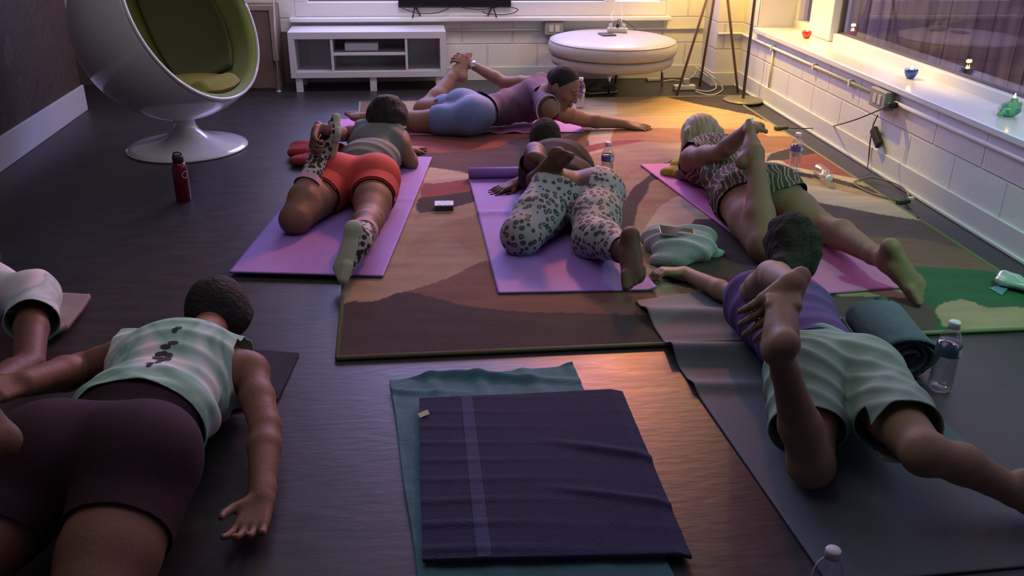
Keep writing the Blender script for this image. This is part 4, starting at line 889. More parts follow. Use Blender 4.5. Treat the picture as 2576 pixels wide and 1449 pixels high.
# ------------------------------------------------------------ candles on the sill
flm = mat('flame', (1, .5, .1), emit=(1, .55, .16), estr=60); wax = mat('wax', (.8, .7, .5), rough=.5, emit=(1, .5, .12), estr=1.6)
def candle(loc, c, label, s=1.):
    gm = mat('candle_glass_%s' % label[:4].strip(), c, rough=.08, coat=.6); t = thing('candle_holder', label, 'candle', loc)
    bm = bmesh.new(); lathe(bm, [(0, .0005), (.016*s, .0005), (.024*s, .008*s), (.033*s, .028*s), (.034*s, .040*s), (.030*s, .050*s), (.028*s, .050*s), (.031*s, .040*s), (.030*s, .028*s), (.02*s, .012*s), (0, .010*s)], loc, 32, cap=False); obj('glass_cup', bm, gm, t, True)
    bm = bmesh.new(); lathe(bm, [(0, .012*s), (.019*s, .012*s), (.022*s, .030*s), (.0, .030*s)], loc, 24, cap=False); obj('candle_wax', bm, wax, t, True)
    bm = bmesh.new(); lathe(bm, [(0, .032*s), (.004, .036*s), (.0065, .045*s), (.004, .058*s), (.0, .070*s)], loc, 16, cap=False); obj('flame', bm, flm, t, True)
    l = bpy.data.lights.new('candle_glow', 'POINT'); l.energy = .35; l.color = (1, .45, .12); l.shadow_soft_size = .01; o = bpy.data.objects.new('candle_glow', l); COL.objects.link(o); o.location = Vector((loc[0], loc[1], loc[2]+.085*s))
candle(at(2028, 96, .49), (.60, .03, .015), 'red glass candle holder, farthest along the right hand sill')
candle(at(2289, 197, .49), (.05, .09, .42), 'blue glass candle holder in the middle of the right hand sill', 1.05)
p = at(2536, 292, .49); t = thing('candle_holder', 'green patterned candle pot nearest the camera on the right hand sill', 'candle', p)
S = Soft(); S.ell(p+V3(0, 0, .032), (.050, .042, .034), None, .02).cone(p+V3(.01, 0, .05), p+V3(.01, 0, .068), .022, .018, .01).cone(p+V3(-.035, -.01, .03), p+V3(-.058, -.02, .015), .018, .012, .01).cone(p+V3(.04, .01, .03), p+V3(.056, .015, .05), .012, .01, .01)
soft_obj('pot', S, mix_noise_mat('green_glaze', [(.35, (.14, .34, .20)), (.5, (.20, .44, .28)), (.58, (.10, .16, .28)), (.66, (.16, .38, .26))], 26, .3), t, .003, .4905)
bm = bmesh.new(); lathe(bm, [(0, .068), (.004, .072), (.0065, .08), (.004, .093), (.0, .105)], p+V3(.01, 0, 0), 16, cap=False); obj('flame', bm, flm, t, True)
# ------------------------------------------------------------ cables and clutter by the right wall
p0 = at_x(2236, 265, RIGHT-.065)
cable([p0, at_x(2200, 282, 2.44), at_x(2140, 305, 2.36), at(2080, 320, .06), at(2020, 323, .03), at(1965, 321, RH+.006)], .0035, cb, 'dark cord drooping from the right wall outlet down to the rug')
o = obj('plug', (lambda b: (box(b, p0+V3(.02, 0, 0), (.05, .03, .03)), b)[-1])(bmesh.new()), cb, bpy.data.objects.get('outlet_box.001')); mod_bevel(o, .006)
p = at(1965, 320, .03); t = thing('cord_adapter', 'small dark cord adapter on the gold part of the rug', 'adapter', (p[0], p[1], RH)); bm = bmesh.new(); box(bm, (p[0], p[1], RH+.014), (.09, .035, .022), .2); o = obj('case', bm, mat('adapter_olive', (.07, .07, .04), rough=.5), t); mod_bevel(o, .006)
p = at_x(2205, 345, 2.515); t = thing('power_adapter', 'dark rectangular power adapter hanging tilted against the right wall', 'adapter', p); bm = bmesh.new(); box(bm, p, (.03, .12, .05), rot=Matrix.Rotation(.62, 4, 'X')); o = obj('case', bm, cb, t); mod_bevel(o, .008)
cable([at_x(2208, 290, 2.51), at_x(2196, 318, 2.52), at_x(2190, 350, 2.518), at_x(2185, 400, 2.515), at(2182, 425, .03)], .0035, cb, 'dark cord hanging beside the adapter on the right wall')
cable([at(2290, 505, .02), at(2270, 470, .02), at(2200, 447, .02), at(2155, 455, .02), at(2150, 465, .02), at(2195, 487, .018), at(2240, 500, .018), at(2278, 508, .018)], .004, mat('cable_tan', (.20, .16, .10), rough=.5), 'tan cord looped on the rug edge by the right wall')
cable([at(2275, 512, .018), at(2300, 530, .018), at(2310, 548, .018)], .004, cb, 'short dark cord trailing from the plug on the beige rug band')
p = at(2272, 508, .025); t = thing('plug_adapter', 'dark plug with a pale tip at the rug edge by the right wall', 'adapter', (p[0], p[1], RH)); bm = bmesh.new(); box(bm, (p[0], p[1], RH+.014), (.075, .03, .022), .35); o = obj('case', bm, cb, t); mod_bevel(o, .006); bm = bmesh.new(); box(bm, (p[0]+.055, p[1]+.03, RH+.02), (.035, .014, .012), .35); obj('tip', bm, cw, t)
# strip and white cords by the tripod lamp
p = at(1722, 228); t = thing('power_strip', 'white power strip on the floor at the foot of the tripod lamp', 'power strip', (p[0], p[1], 0)); bm = bmesh.new(); box(bm, (p[0], p[1]+.02, .022), (.17, .05, .04), .05); o = obj('housing', bm, cw, t); mod_bevel(o, .008); bm = bmesh.new(); box(bm, (p[0]+.01, p[1]+.02, .065), (.05, .04, .05), .05); o = obj('plug', bm, mat('plug_grey', (.42, .42, .42), rough=.4), t); mod_bevel(o, .008)
zc_ = .008
cable([at(1750, 230, zc_), at(1775, 238, zc_), at(1800, 237, zc_), at(1818, 225, zc_), at(1812, 212, .03), at(1795, 195, .10), at_y(1760, 168, 7.05)], .0045, cw, 'white cord curving right from the floor power strip up to the corner')
cable([at(1750, 226, zc_), at(1780, 230, zc_), at(1801, 222, zc_), at(1796, 207, .04), at(1775, 188, .10), at_y(1748, 166, 7.06)], .0045, cw, 'inner white cord looping from the floor power strip to the back wall')
cable([at(1668, 205, zc_), at(1690, 201, zc_), at(1720, 203, zc_), at(1745, 190, .05), at_y(1755, 168, 7.06)], .0045, cw, 'white cord running left behind the tripod lamp along the back baseboard')
p = at(1642, 203); t = thing('charger', 'pale flat charger on the floor behind the ottoman leg', 'charger', (p[0], p[1], 0)); bm = bmesh.new(); box(bm, (p[0], p[1], .012), (.11, .06, .022), .1); o = obj('case', bm, mat('charger_grey', (.42, .42, .42), rough=.4), t); mod_bevel(o, .005)
# shoes under the ottoman
def shoe(px, py, rz, label):
    p = at(px, py); t = thing('shoe', label, 'shoe', (p[0], p[1], 0), 'shoes under the ottoman'); d = V3(math.cos(rz), math.sin(rz), 0)
    S = Soft(); S.cone(p-d*.09+V3(0, 0, .03), p+d*.09+V3(0, 0, .026), .034, .032, .02, '', (V3(0, 0, 1), .7)).cone(p-d*.09+V3(0, 0, .04), p-d*.05+V3(0, 0, .06), .032, .028, .02)
    soft_obj('upper', S, mat('shoe_dark', (.05, .035, .03), rough=.6), t, .005, .012)
    S = Soft(); S.cone(p-d*.09+V3(0, 0, .008), p+d*.095+V3(0, 0, .008), .036, .037, .01, '', (V3(0, 0, 1), .25)); soft_obj('sole', S, mat('shoe_sole', (.48, .40, .26), rough=.6), t, .004, .001)
shoe(1468, 234, .1, 'dark shoe with a pale sole under the ottoman, next to the standing water bottle'); shoe(1514, 234, .25, 'dark shoe with a pale sole under the ottoman, next to the front chrome leg')
# plastic packet at the right edge
p = at(2558, 712, .04)
S = Soft(); S.cone(p+V3(-.03, .03, .0), p+V3(.06, -.07, .0), .034, .030, .02, '', (V3(0, 0, 1), .6)).cone(p+V3(-.02, .05, .01), p+V3(.0, .02, .0), .02, .03, .02)
o = soft_obj('snack_packet', S, mat('foil_packet', (.55, .62, .66), rough=.18, metal=.4), None, .004, .0125, wrinkle=[((1, .4, .3), 140, .006, 3)]); rebase(o, (p[0], p[1], 0)); tag(o, 'shiny clear packet on the rug at the right edge of the picture', 'packet')
o = sheet([at(2518, 752)[:2], at(2535, 735)[:2], at(2520, 728)[:2], at(2486, 733)[:2]], 12, 12, lambda u, v, P: .0135+.006*u, .002, 'wrapper', mat('blue_film', (.12, .22, .32), rough=.15)); p = at(2512, 738); rebase(o, (p[0], p[1], 0)); tag(o, 'small blue plastic wrapper lying on the green part of the rug', 'wrapper')
# ------------------------------------------------------------ people
def skin(name, c): return mat(name, c, rough=.58, var=.10, vscale=7, bump=.12, bscale=120, spec=.35)
sk_deep = skin('skin_deep', (.115, .055, .038)); sk_brown = skin('skin_brown', (.20, .10, .065)); sk_warm = skin('skin_warm', (.24, .125, .085)); sk_olive = skin('skin_olive', (.30, .20, .13))
hair_blk = mat('hair_black', (.012, .010, .011), rough=.8, bump=.9, bscale=90); hair_blond = mix_noise_mat('hair_blond', [(.3, (.20, .13, .085)), (.55, (.42, .31, .21)), (.75, (.30, .20, .14))], 9, .6, stretch=(9, 1.2, 1.2))
Zu = V3(0, 0, 1)
def person(label, loc): return thing('person', label, 'person', loc)
def seglog(*a): pass

# ---- person in coral shorts (left of the rug)
RM = RH+.0085; fl = .010
def flo(V): return np.where(V[:, 0] > -.33, RH+.009, .0085)
pel = at(898, 452, .13); chest = at(955, 362, .135); shL = at(908, 336, .17); shR = at(1008, 372, .13)
t = person('person lying face down in coral shorts, grey top and leopard socks, holding the left foot', (pel[0], pel[1], 0))
B = Soft(); ax = torso(B, pel, chest, shL, shR, Zu, hipw=.195, waist=.14, chw=.15, th=.105, glute=.112)
s = ax[0]; tt = ax[1]
hipL = pel-s*.10-tt*.05; hipR = pel+s*.10-tt*.05
knL = nxt(hipL, 742, 552, .40, False); knL[2] = max(knL[2], .075); knR = nxt(hipR, 928, 560, .36, False); knR[2] = max(.075, min(knR[2], .09))
anL = nxt(knL, 806, 384, .42, True); anR = at(905, 614, .145)
seglog('B', hipL, knL, anL); seglog('B', hipR, knR, anR); seglog('B pel-chest', pel, chest); seglog('Bsh', shL, shR)
leg(B, hipL, knL, anL, .098, .066, .037, 'L', .062, back=-tt*1.); leg(B, hipR, knR, anR, .100, .064, .037, 'R', .060, back=Zu)
toe = nxt(anL, 824, 276, .215, False); fL = toe-anL; soleL = V3(.9, .25, .1); foot(B, anL, fL, soleL, 1, 1., 'footL')
toeR = at(880, 712, .02); foot(B, anR, toeR-anR, V3(-.75, -.55, .3), -1, .95, 'footR')
elL = nxt(shL, 860, 338, .20, True); haL = at_like(812, 326, (anL+toe)/2, -.02); arm(B, shL, elL, haL+V3(.01, 0, 0), .048, .040, .027, 'L'); seglog('Barm', shL, elL, haL)
hand(B, haL+V3(-.03, 0, 0), nrm(V3(-.1, -.55, -.25)), V3(-.9, -.1, .3), 1, 1.0, .95, .12)
elR = at(1034, 410, .05); wrR = at(1028, 378, .045); arm(B, shR, elR, wrR, .046, .038, .025, 'R'); hand(B, wrR, at(1068, 362, .03)-wrR, Zu, 1, .15, .95, .14)
hc = at(975, 306, .23); nk = (shL+shR)/2+tt*.02; head(B, hc, nrm(tt*.9-Zu*.45), nrm(tt*.4+Zu), nk, 1., .055)
soft_obj('body', B, sk_brown, t, .005, flo)
Hh = Soft(); Hh.ell(hc+V3(0, -.01, .012), (.118, .124, .140), (s, tt, Zu), .02).cone(hc+V3(0, -.05, -.02), hc+V3(.02, -.11, -.10), .095, .07, .03)
soft_obj('hair', Hh, hair_blk, t, .005, None, fuzz=(.006, 60))
G = B.pick({'pel', 'thighL', 'thighR', 'belly'}, .007, .03)
cl = [(pel+tt*.16, tt, .5), (hipL*.60+knL*.40, nrm(knL-hipL), .17), (hipR*.60+knR*.40, nrm(knR-hipR), .17)]
coral = mat('coral_knit', (.50, .055, .045), rough=.8, var=.06, vscale=18, bump=.2, bscale=200)
o = soft_obj('shorts', G, coral, t, .005, flo, clips=cl, thick=.003)
for hp, kn, r in ((hipL, knL, .112), (hipR, knR, .114)):     # turned-up leg bands
    G = Soft(); d = nrm(kn-hp); a = hp*.84+kn*.16; b_ = hp*.61+kn*.39; G.cone(a, b_, r, r*.92, .01); soft_obj('leg_band', G, coral, o, .005, flo, clips=[(hp*.62+kn*.38, d, .25), (hp*.83+kn*.17, -d, .25)], thick=.003)
G = B.pick({'pel', 'belly', 'chest', 'yoke', 'shoL', 'shoR'}, lambda q: .016 if q[6] in ('belly', 'pel') else .010, .05)
cl = [(pel+tt*.10, -tt, .6), (shL*1.02-(shR-shL)*.03, -s*.9+Zu*.1, .2), (shR+s*.02, s, .2), (nk+tt*.07+Zu*.03, tt+Zu*.2, .11)]
soft_obj('tank_top', G, mat('grey_jersey', (.14, .16, .145), rough=.85, var=.08, vscale=15), t, .005, flo, wrinkle=[(tt+s*.25, 95, .011, 2.4), (tt-s*.2, 60, .006, 2)], clips=cl, thick=.003)
leo = animal_mat('leopard_sock', (.42, .38, .33), (.018, .014, .015), 44, False, (1, 1, 1)); cuffm = mat('sock_pink', (.55, .30, .42), rough=.9); solm = mat('sock_sole', (.40, .42, .33), rough=.9)
for nm, kn, an, fd, so, tgs in (('L', knL, anL, fL, soleL, {'shankL', 'footL'}), ('R', knR, anR, toeR-anR, V3(-.75, -.55, .3), {'shankR', 'footR'})):
    d = nrm(kn-an); cu = an+(kn-an)*(.50 if nm == 'L' else .42); G = B.pick(tgs, .0055); o = soft_obj('sock', G, leo, t, .005, flo, clips=[(cu, d, .5)], thick=.002)
    G = B.pick(tgs, .0085); soft_obj('cuff', G, cuffm, o, .005, flo, clips=[(cu+d*.012, d, .5), (cu-d*.022, -d, .6)], thick=.003)
    G = B.pick({'foot'+nm}, .0075); f_ = nrm(fd); n_ = nrm(so-f_*(so@f_)); soft_obj('sole', G, solm, o, .005, flo, clips=[(an+n_*.036, -n_, .4), (an-f_*.01, -f_*.2-n_, .0001)], thick=.002)

# ---- person in leopard leggings (middle)
flm_ = lambda V: np.full(len(V), RH+.009)
pel = at(1448, 492, .14); chest = at(1402, 412, .13); shL = at(1345, 428, .15); shR = at(1435, 398, .16)
t = person('person lying face down in leopard print leggings and black top, crossing a bare foot over', (pel[0], pel[1], 0))
B = Soft(); ax = torso(B, pel, chest, shL, shR, Zu, hipw=.185, waist=.135, chw=.145, th=.11, glute=.115); s, tt = ax[0], ax[1]
hipL = pel-s*.09-tt*.04; hipR = pel+s*.10-tt*.05
knL = nxt(hipL, 1306, 598, .40, False); knL[2] = .085; knL = at(1312, 592, .09); anL = nxt(knL, 1378, 436, .41, True)
knR = at(1492, 602, .085); anR = at(1583, 634, .15)
seglog('C', hipL, knL, anL); seglog('C', hipR, knR, anR); seglog('Cp', pel, chest); seglog('Csh', shL, shR)
leg(B, hipL, knL, anL, .108, .080, .044, 'L', .076, back=V3(.5, .6, 0)); leg(B, hipR, knR, anR, .112, .082, .042, 'R', .072, back=Zu)
toeL = nxt(anL, 1458, 368, .21, False); foot(B, anL, toeL-anL, V3(-.1, -.75, .6), 1, 1.1, 'footL')
toeR = at(1590, 752, .02); foot(B, anR, toeR-anR, V3(-.1, -1, .3), 1, 1.05, 'footR')
elu = nxt(shL, 1344, 378, .27, True); elu = at(1345, 384, .27); hau = at_like(1350, 400, anL, .04); arm(B, shL, elu, hau, .052, .05, .033, 'U'); hand(B, hau, V3(.8, -.15, -.35), V3(.1, -.75, .65), 1, 1.25, .92, .1); seglog('Carm', shL, elu, hau)
el2 = at(1335, 450, .055); wr2 = at(1298, 462, .045); arm(B, shL+V3(.0, -.02, -.04), el2, wr2, .046, .038, .026, 'F'); hand(B, wr2, at(1228, 484, .028)-wr2, V3(-.2, -.1, 1), -1, .28, .98, .22)
arm(B, shR, at(1462, 425, .12), at(1452, 408, .05), .048, .04, .03, 'B')
hc = at(1374, 350, .20); nk = at(1394, 385, .17); head(B, hc, nrm(tt*.6+s*.55-Zu*.45), nrm(tt*.5+Zu*.8), nk, .98, .055)
soft_obj('body', B, sk_deep, t, .005, flm_)
Hh = Soft(); Hh.ell(hc+V3(-.005, -.004, .012), (.083, .100, .102), (s, tt, Zu), .02); soft_obj('hair', Hh, mat('hair_short_brown', (.030, .024, .02), rough=.95, bump=1., bscale=260), t, .004, None, fuzz=(.002, 150))
leg_m = animal_mat('leopard_leggings', (.33, .315, .345), (.045, .038, .045), 36, True)
G = B.pick({'pel', 'thighL', 'thighR', 'shankL', 'shankR', 'belly'}, .006, .02)
soft_obj('leggings', G, leg_m, t, .005, flm_, clips=[(pel+tt*.27+Zu*.02, tt, .5), (knL*.14+anL*.86, nrm(anL-knL), .2), (knR*.18+anR*.82, nrm(anR-knR), .2)], thick=.003)
G = B.pick({'belly', 'chest', 'yoke', 'shoU', 'shoF', 'shoB', 'uarmB', 'uarmF', 'uarmU', 'farmB'}, .012, .04)
blk_top = mat('black_jersey', (.022, .018, .018), rough=.85)
soft_obj('shirt', G, blk_top, t, .005, flm_, wrinkle=[(tt+s*.3, 80, .008, 2)], clips=[(pel+tt*.09, -tt, .6), (shL*.60+elu*.40, nrm(elu-shL), .12), (shL*.3+el2*.7, nrm(el2-shL), .10), (nk+tt*.03+Zu*.03, nrm(hc-nk), .10)], thick=.003)

# ---- blond person (right)
flr = lambda V: np.full(len(V), RH+.011)
pel = at(1893, 486, .15); chest = at(1800, 408, .14); shL = at(1742, 402, .17); shR = at(1838, 372, .15)
t = person('blond person lying face down in a brown and cream zebra print dress, one leg raised', (pel[0], pel[1], 0))
B = Soft(); ax = torso(B, pel, chest, shL, shR, Zu, hipw=.17, waist=.14, chw=.16, th=.12, glute=.10); s, tt = ax[0], ax[1]
hipL = pel-s*.09-tt*.05; hipR = pel+s*.10-tt*.05
knL = at(1925, 618, .085); anL = nxt(knL, 1899, 385, .44, True); knR = at(2062, 572, .075); anR = at(2236, 660, .13)
seglog('D', hipL, knL, anL); seglog('D', hipR, knR, anR); seglog('Dp', pel, chest); seglog('Dsh', shL, shR)
leg(B, hipL, knL, anL, .105, .072, .036, 'L', .060, back=V3(-.2, .8, 0)); leg(B, hipR, knR, anR, .098, .066, .037, 'R', .062, back=Zu)
toeL = nxt(anL, 1922, 300, .20, True); tips = foot(B, anL, toeL-anL, V3(-.2, .9, .2), 1, 1.0, 'footL')
toeR = at(2285, 745, .02); foot(B, anR, toeR-anR, V3(.35, -.9, .25), 1, 1.08, 'footR')
elA = nxt(shL, 1812, 385, .27, False); wrA = nxt(elA, 1886, 322, .25, False); arm(B, shL, elA, wrA, .058, .042, .027, 'L'); seglog('Darm', shL, elA, wrA)
hand(B, wrA, at(1922, 292, .50)-at(1888, 318, .50)+V3(0, .02, .01), V3(-.3, -.5, .8), 1, .7, .95, .2)
arm(B, shR, at(1735, 432, .07), at(1712, 436, .06), .045, .04, .03, 'R')
hc = at(1762, 345, .20); nk = at(1778, 378, .17); head(B, hc, nrm(tt*.8-Zu*.5), nrm(tt*.4+Zu), nk, 1., .055)
soft_obj('body', B, sk_warm, t, .005, flr)
nl = mat('nail_white', (.75, .72, .78), rough=.3)
for c_, f_, s_, n_, r_ in tips: G = Soft(); G.ell(c_+f_*.003, (r_*.75, r_*1.0, r_*.42), (s_, f_, n_), .002); soft_obj('toenail', G, nl, t, .0018, None)
Hh = Soft(); Hh.ell(hc+V3(0, 0, .012), (.105, .112, .115), (s, tt, Zu), .02)
for i in range(9):
    a = -1.1+2.2*i/8; st = hc+s*.085*math.sin(a)+V3(0, -.045, .035); Hh.cone(st, st+V3(.012*math.sin(a)*3, -.035, -.10-.02*(i % 2)), .034, .020, .012)
soft_obj('hair', Hh, hair_blond, t, .004, None, wrinkle=[(s, 260, .004, 1.5)])
zeb = mix_noise_mat('zebra_print', [(.0, (.05, .035, .03)), (.42, (.07, .045, .035)), (.60, (.40, .31, .24)), (.74, (.42, .33, .25)), (.84, (.06, .04, .035))], 6, .8, distort=5, stretch=(1.2, 2.2, 1.2), wave=True)
G = B.pick({'pel', 'belly', 'chest', 'yoke', 'shoL', 'shoR', 'thighL', 'thighR'}, lambda q: .014, .04)
soft_obj('dress', G, zeb, t, .005, flr, wrinkle=[(tt+s*.3, 70, .012, 2.4)], clips=[(hipL*.80+knL*.20, nrm(knL-hipL), .22), (hipR*.72+knR*.28, nrm(knR-hipR), .2), (shL+tt*.02-s*.02, nrm(-s+Zu*.25), .14), (nk+tt*.03+Zu*.03, nrm(hc-nk), .10)], thick=.003)

# ---- person in blue shorts (back)
flb = lambda V: np.where(V[:, 0] > -.37, RH+.007, .008)
pel = at(1192, 284, .135); chest = at(1330, 256, .16); shF = at(1349, 207, .29); shN = at(1378, 272, .24); shF = at(1352, 210, .27)
t = person('person in blue shorts and purple tank top lying at the back, holding a foot', (pel[0], pel[1], 0))
B = Soft(); n_ = nrm(V3(-.1, -.15, 1)); ax = torso(B, pel, chest, shN, shF, n_, hipw=.155, waist=.12, chw=.14, th=.10, glute=.108, wup=-.01); s, tt = ax[0], ax[1]
seglog('A', pel, chest); seglog('Ash', shN, shF)
hipN = pel-tt*.05+V3(0, -.07, -.01); hipF = pel-tt*.06+V3(0, .09, .0)
knN = at(1052, 306, .08); anN = at(942, 305, .075); knF = at(1068, 278, .10); anF = nxt(knF, 1150, 180, .40, True)
seglog('A', hipN, knN, anN); seglog('A', hipF, knF, anF)
leg(B, hipN, knN, anN, .097, .064, .038, 'N', .062, back=Zu); leg(B, hipF, knF, anF, .098, .070, .038, 'F', .062, back=V3(.8, 0, 0))
foot(B, anN, V3(-1, .1, -.1), V3(-.1, -.2, 1), 1, 1., 'footN')
toe = nxt(anF, 1163, 118, .20, True); foot(B, anF, toe-anF+V3(-.0, 0, 0), V3(.95, -.1, .1), 1, 1.02, 'footF')
elF = nxt(shF, 1268, 208, .28, True); wrF = nxt(elF, 1186, 162, .26, True); arm(B, shF, elF, wrF, .048, .040, .025, 'F'); hand(B, wrF, nrm(V3(-.75, -.1, .45)), V3(.3, -.8, .6), -1, 1.0, .98, .1); seglog('Aarm', shF, elF, wrF)
elN = at(1470, 302, .075); wrN = at(1572, 312, .045); arm(B, shN, elN, wrN, .056, .043, .027, 'N'); hand(B, wrN, at(1632, 321, .026)-wrN, Zu+V3(0, -.25, 0), -1, .12, 1.02, .08); seglog('Aarm2', shN, elN, wrN)
hc = at(1418, 214, .36); nk = (shN+shF)/2+V3(.03, 0, .01); fdir_ = nrm(V3(.62, -.50, -.42)); fx = head(B, hc, fdir_, nrm(V3(.30, -.05, 1)), nk, 1.0, .055)
bodyA = soft_obj('body', B, sk_warm, t, .0045, flb)
Hh = Soft(); f_, u_, s_ = fx; Hh.ell(hc-f_*.014+u_*.022, (.082, .092, .088), (s_, f_, u_), .02); Hh.ell(hc-f_*.085+u_*.01, (.04, .035, .04), (s_, f_, u_), .02)
soft_obj('hair', Hh, hair_blk, t, .004, None, clips=[(hc+f_*.045+u_*.05, nrm(f_*.9-u_*.55), .4)], wrinkle=[(s_, 300, .002, 1)])
for sg in (-1, 1):
    E_c = hc+f_*.0995*1.0+s_*sg*.031+u_*.001
    G = Soft(); G.cone(E_c-s_*.010, E_c+s_*.010-u_*.001, .0022, .0022, .002); soft_obj('eyelash', G, hair_blk, t, .0012, None)
    E_c = hc+f_*.094*1.0+s_*sg*.032+u_*.024; G = Soft(); G.cone(E_c-s_*.014, E_c+s_*.014, .003, .003, .002); soft_obj('eyebrow', G, hair_blk, t, .0015, None)
G = Soft(); c_ = hc+f_*.106*1.0-u_*.070*1.0; G.ell(c_, (.021, .005, .005), (s_, f_, u_), .004).ell(c_-u_*.010, (.017, .005, .006), (s_, f_, u_), .004); soft_obj('lips', G, mat('lip', (.22, .06, .06), rough=.4), t, .0015, None)
blue = mat('blue_knit', (.14, .18, .36), rough=.75, var=.05, vscale=14, bump=.15, bscale=200)
G = B.pick({'pel', 'thighN', 'thighF', 'belly'}, .006, .03)
soft_obj('shorts', G, blue, t, .005, flb, clips=[(pel+tt*.11, tt, .6), (hipN*.32+knN*.68, nrm(knN-hipN), .16), (hipF*.38+knF*.62, nrm(knF-hipF), .16)], wrinkle=[(tt-Zu*.4, 45, .005, 1)], thick=.003)
pur = mat('plum_jersey', (.115, .06, .105), rough=.85, var=.08, vscale=12)
G = B.pick({'pel', 'belly', 'chest', 'yoke', 'shoN', 'shoF'}, .011, .05)
cl = [(pel+tt*.095, -tt, .6), (shN+V3(-.00, -.035, 0), nrm(V3(.35, -1, .1)), .10), (shF+V3(-.03, .02, .01), nrm(V3(-.5, .5, .6)), .10), (nk+V3(.02, 0, .04), nrm(hc-nk), .12)]
tk = soft_obj('tank_top', G, pur, t, .005, flb, wrinkle=[(tt+Zu*.6, 55, .014, 2.6), (tt-Zu*.2, 80, .007, 2)], clips=cl, thick=.003)
cN, nN = shN+V3(0, -.035, 0), nrm(V3(.35, -1, .1)); a1 = nrm(np.cross(nN, Zu)); a2 = np.cross(a1, nN)
bm = bmesh.new(); tube(bm, [cN-nN*.006+a1*.076*math.cos(q)+a2*.082*math.sin(q) for q in np.linspace(-1.0, 3.6, 30)], .0045, 8); obj('armhole_trim', bm, mat('trim_white', (.50, .45, .50), rough=.8), tk, True)
wd_ = nrm(wrF-elF); bm = bmesh.new(); lathe(bm, [(.029, -.009), (.031, -.009), (.031, .009), (.029, .009)], (0, 0, 0), 24, Matrix.Translation(Vector(wrF-wd_*.012)) @ Vector(wd_).to_track_quat('Z', 'Y').to_matrix().to_4x4(), cap=False)
box(bm, wrF-wd_*.012+V3(0, -.03, .012), (.028, .012, .028)); obj('watch', bm, mat('watch_white', (.72, .72, .78), rough=.4), t)

# ---- person in mint shorts (front right)
fle = lambda V: np.where(V[:, 1] > 2.6, RH+.010, .008)
pel = at(2085, 950, .145); chest = at(1975, 800, .14); shL = at(1885, 745, .165); shR = at(1985, 712, .16)
t = person('person lying face down in mint green shorts and purple shirt, holding a foot up behind', (pel[0], pel[1], 0))
B = Soft(); ax = torso(B, pel, chest, shL, shR, Zu, hipw=.165, waist=.135, chw=.15, th=.11, glute=.098); s, tt = ax[0], ax[1]
hipL = pel-s*.085-tt*.05; hipR = pel+s*.095-tt*.05
knL = at(2040, 1168, .075); anL = at(1958, 872, .44); knR = at(2325, 1135, .075); anR = at(2610, 1262, .07); knR = nxt(hipR, 2325, 1140, .40, False)
seglog('E', hipL, knL, anL); seglog('E', hipR, knR, anR); seglog('Ep', pel, chest); seglog('Esh', shL, shR)
leg(B, hipL, knL, anL, .080, .058, .031, 'L', .052, back=V3(.2, .8, 0)); leg(B, hipR, knR, anR, .080, .053, .034, 'R', .048, back=Zu)
toeL = nxt(anL, 1952, 745, .22, True); foot(B, anL, toeL-anL, V3(.1, -.3, .9), 1, 1.0, 'footL')
foot(B, anR, V3(.8, -.5, -.15), V3(.2, -.3, .9), 1, 1.0, 'footR')
wrA = at_like(1996, 716, toeL, -.07); elA = at_like(1938, 692, shL*.45+wrA*.55); arm(B, shL, elA, wrA, .046, .042, .028, 'L'); seglog('Earm', shL, elA, wrA)
hand(B, wrA, at_like(1900, 815, toeL, -.10)-wrA, V3(.15, -.85, .5), -1, .40, 1.05, .12)
elB = at(1852, 748, .07); wrB = at(1722, 686, .045); arm(B, shL+V3(0, 0, -.06), elB, wrB, .044, .036, .024, 'B'); hand(B, wrB, at(1652, 678, .06)-wrB, V3(.1, .2, 1), 1, .95, .95, .05); seglog('EarmB', shL, elB, wrB)
hc = at(1992, 618, .24); nk = at(1965, 690, .19); head(B, hc, nrm(tt*.8-Zu*.5), nrm(tt*.4+Zu), nk, 1., .053)
soft_obj('body', B, sk_olive, t, .005, fle)
Hh = Soft(); Hh.ell(hc+V3(0, .0, .015), (.100, .105, .108), (s, tt, Zu), .02).ell(hc+V3(-.005, -.06, -.03), (.075, .06, .085), (s, tt, Zu), .03).cone(hc+V3(0, -.05, -.02), nk+V3(0, -.01, .02), .075, .055, .03); soft_obj('hair', Hh, mat('hair_curly', (.022, .016, .013), rough=.95, bump=1., bscale=120), t, .0045, None, fuzz=(.007, 70))
mint = mat('mint_cotton', (.30, .46, .37), rough=.85, var=.05, vscale=8)
G = B.pick({'pel', 'thighL', 'thighR', 'belly'}, lambda q: .018 if q[6][:5] == 'thigh' else .010, .03)
for hp, kn in ((hipL, knL), (hipR, knR)): G.cone(hp*.9+kn*.1, hp*.22+kn*.78, .10, .080, .03, 'thigh')
soft_obj('shorts', G, mint, t, .005, fle, clips=[(pel+tt*.14, tt, .6), (hipL*.40+knL*.60, nrm(knL-hipL), .17), (hipR*.28+knR*.72, nrm(knR-hipR), .2)], wrinkle=[(nrm(knR-hipR)+s*.6, 70, .010, 2.4), (nrm(knL-hipL)-s*.5, 95, .008, 2.6)], thick=.003)
G = B.pick({'belly', 'chest', 'yoke', 'shoL', 'shoB', 'pel'}, .012, .05); G.cone(shL, shL*.65+elB*.35+V3(-.01, 0, 0), .064, .058, .03)
soft_obj('shirt', G, mat('purple_cotton', (.105, .055, .23), rough=.85, var=.07, vscale=12), t, .005, fle, wrinkle=[(tt+s*.1, 75, .010, 2.2)], clips=[(pel+tt*.12, -tt, .6), (shL*.55+elA*.45, nrm(elA-shL), .07), (shL*.45+elB*.55, nrm(elB-shL), .11), (nk+tt*.01+Zu*.02, nrm(hc-nk), .10)], thick=.003)

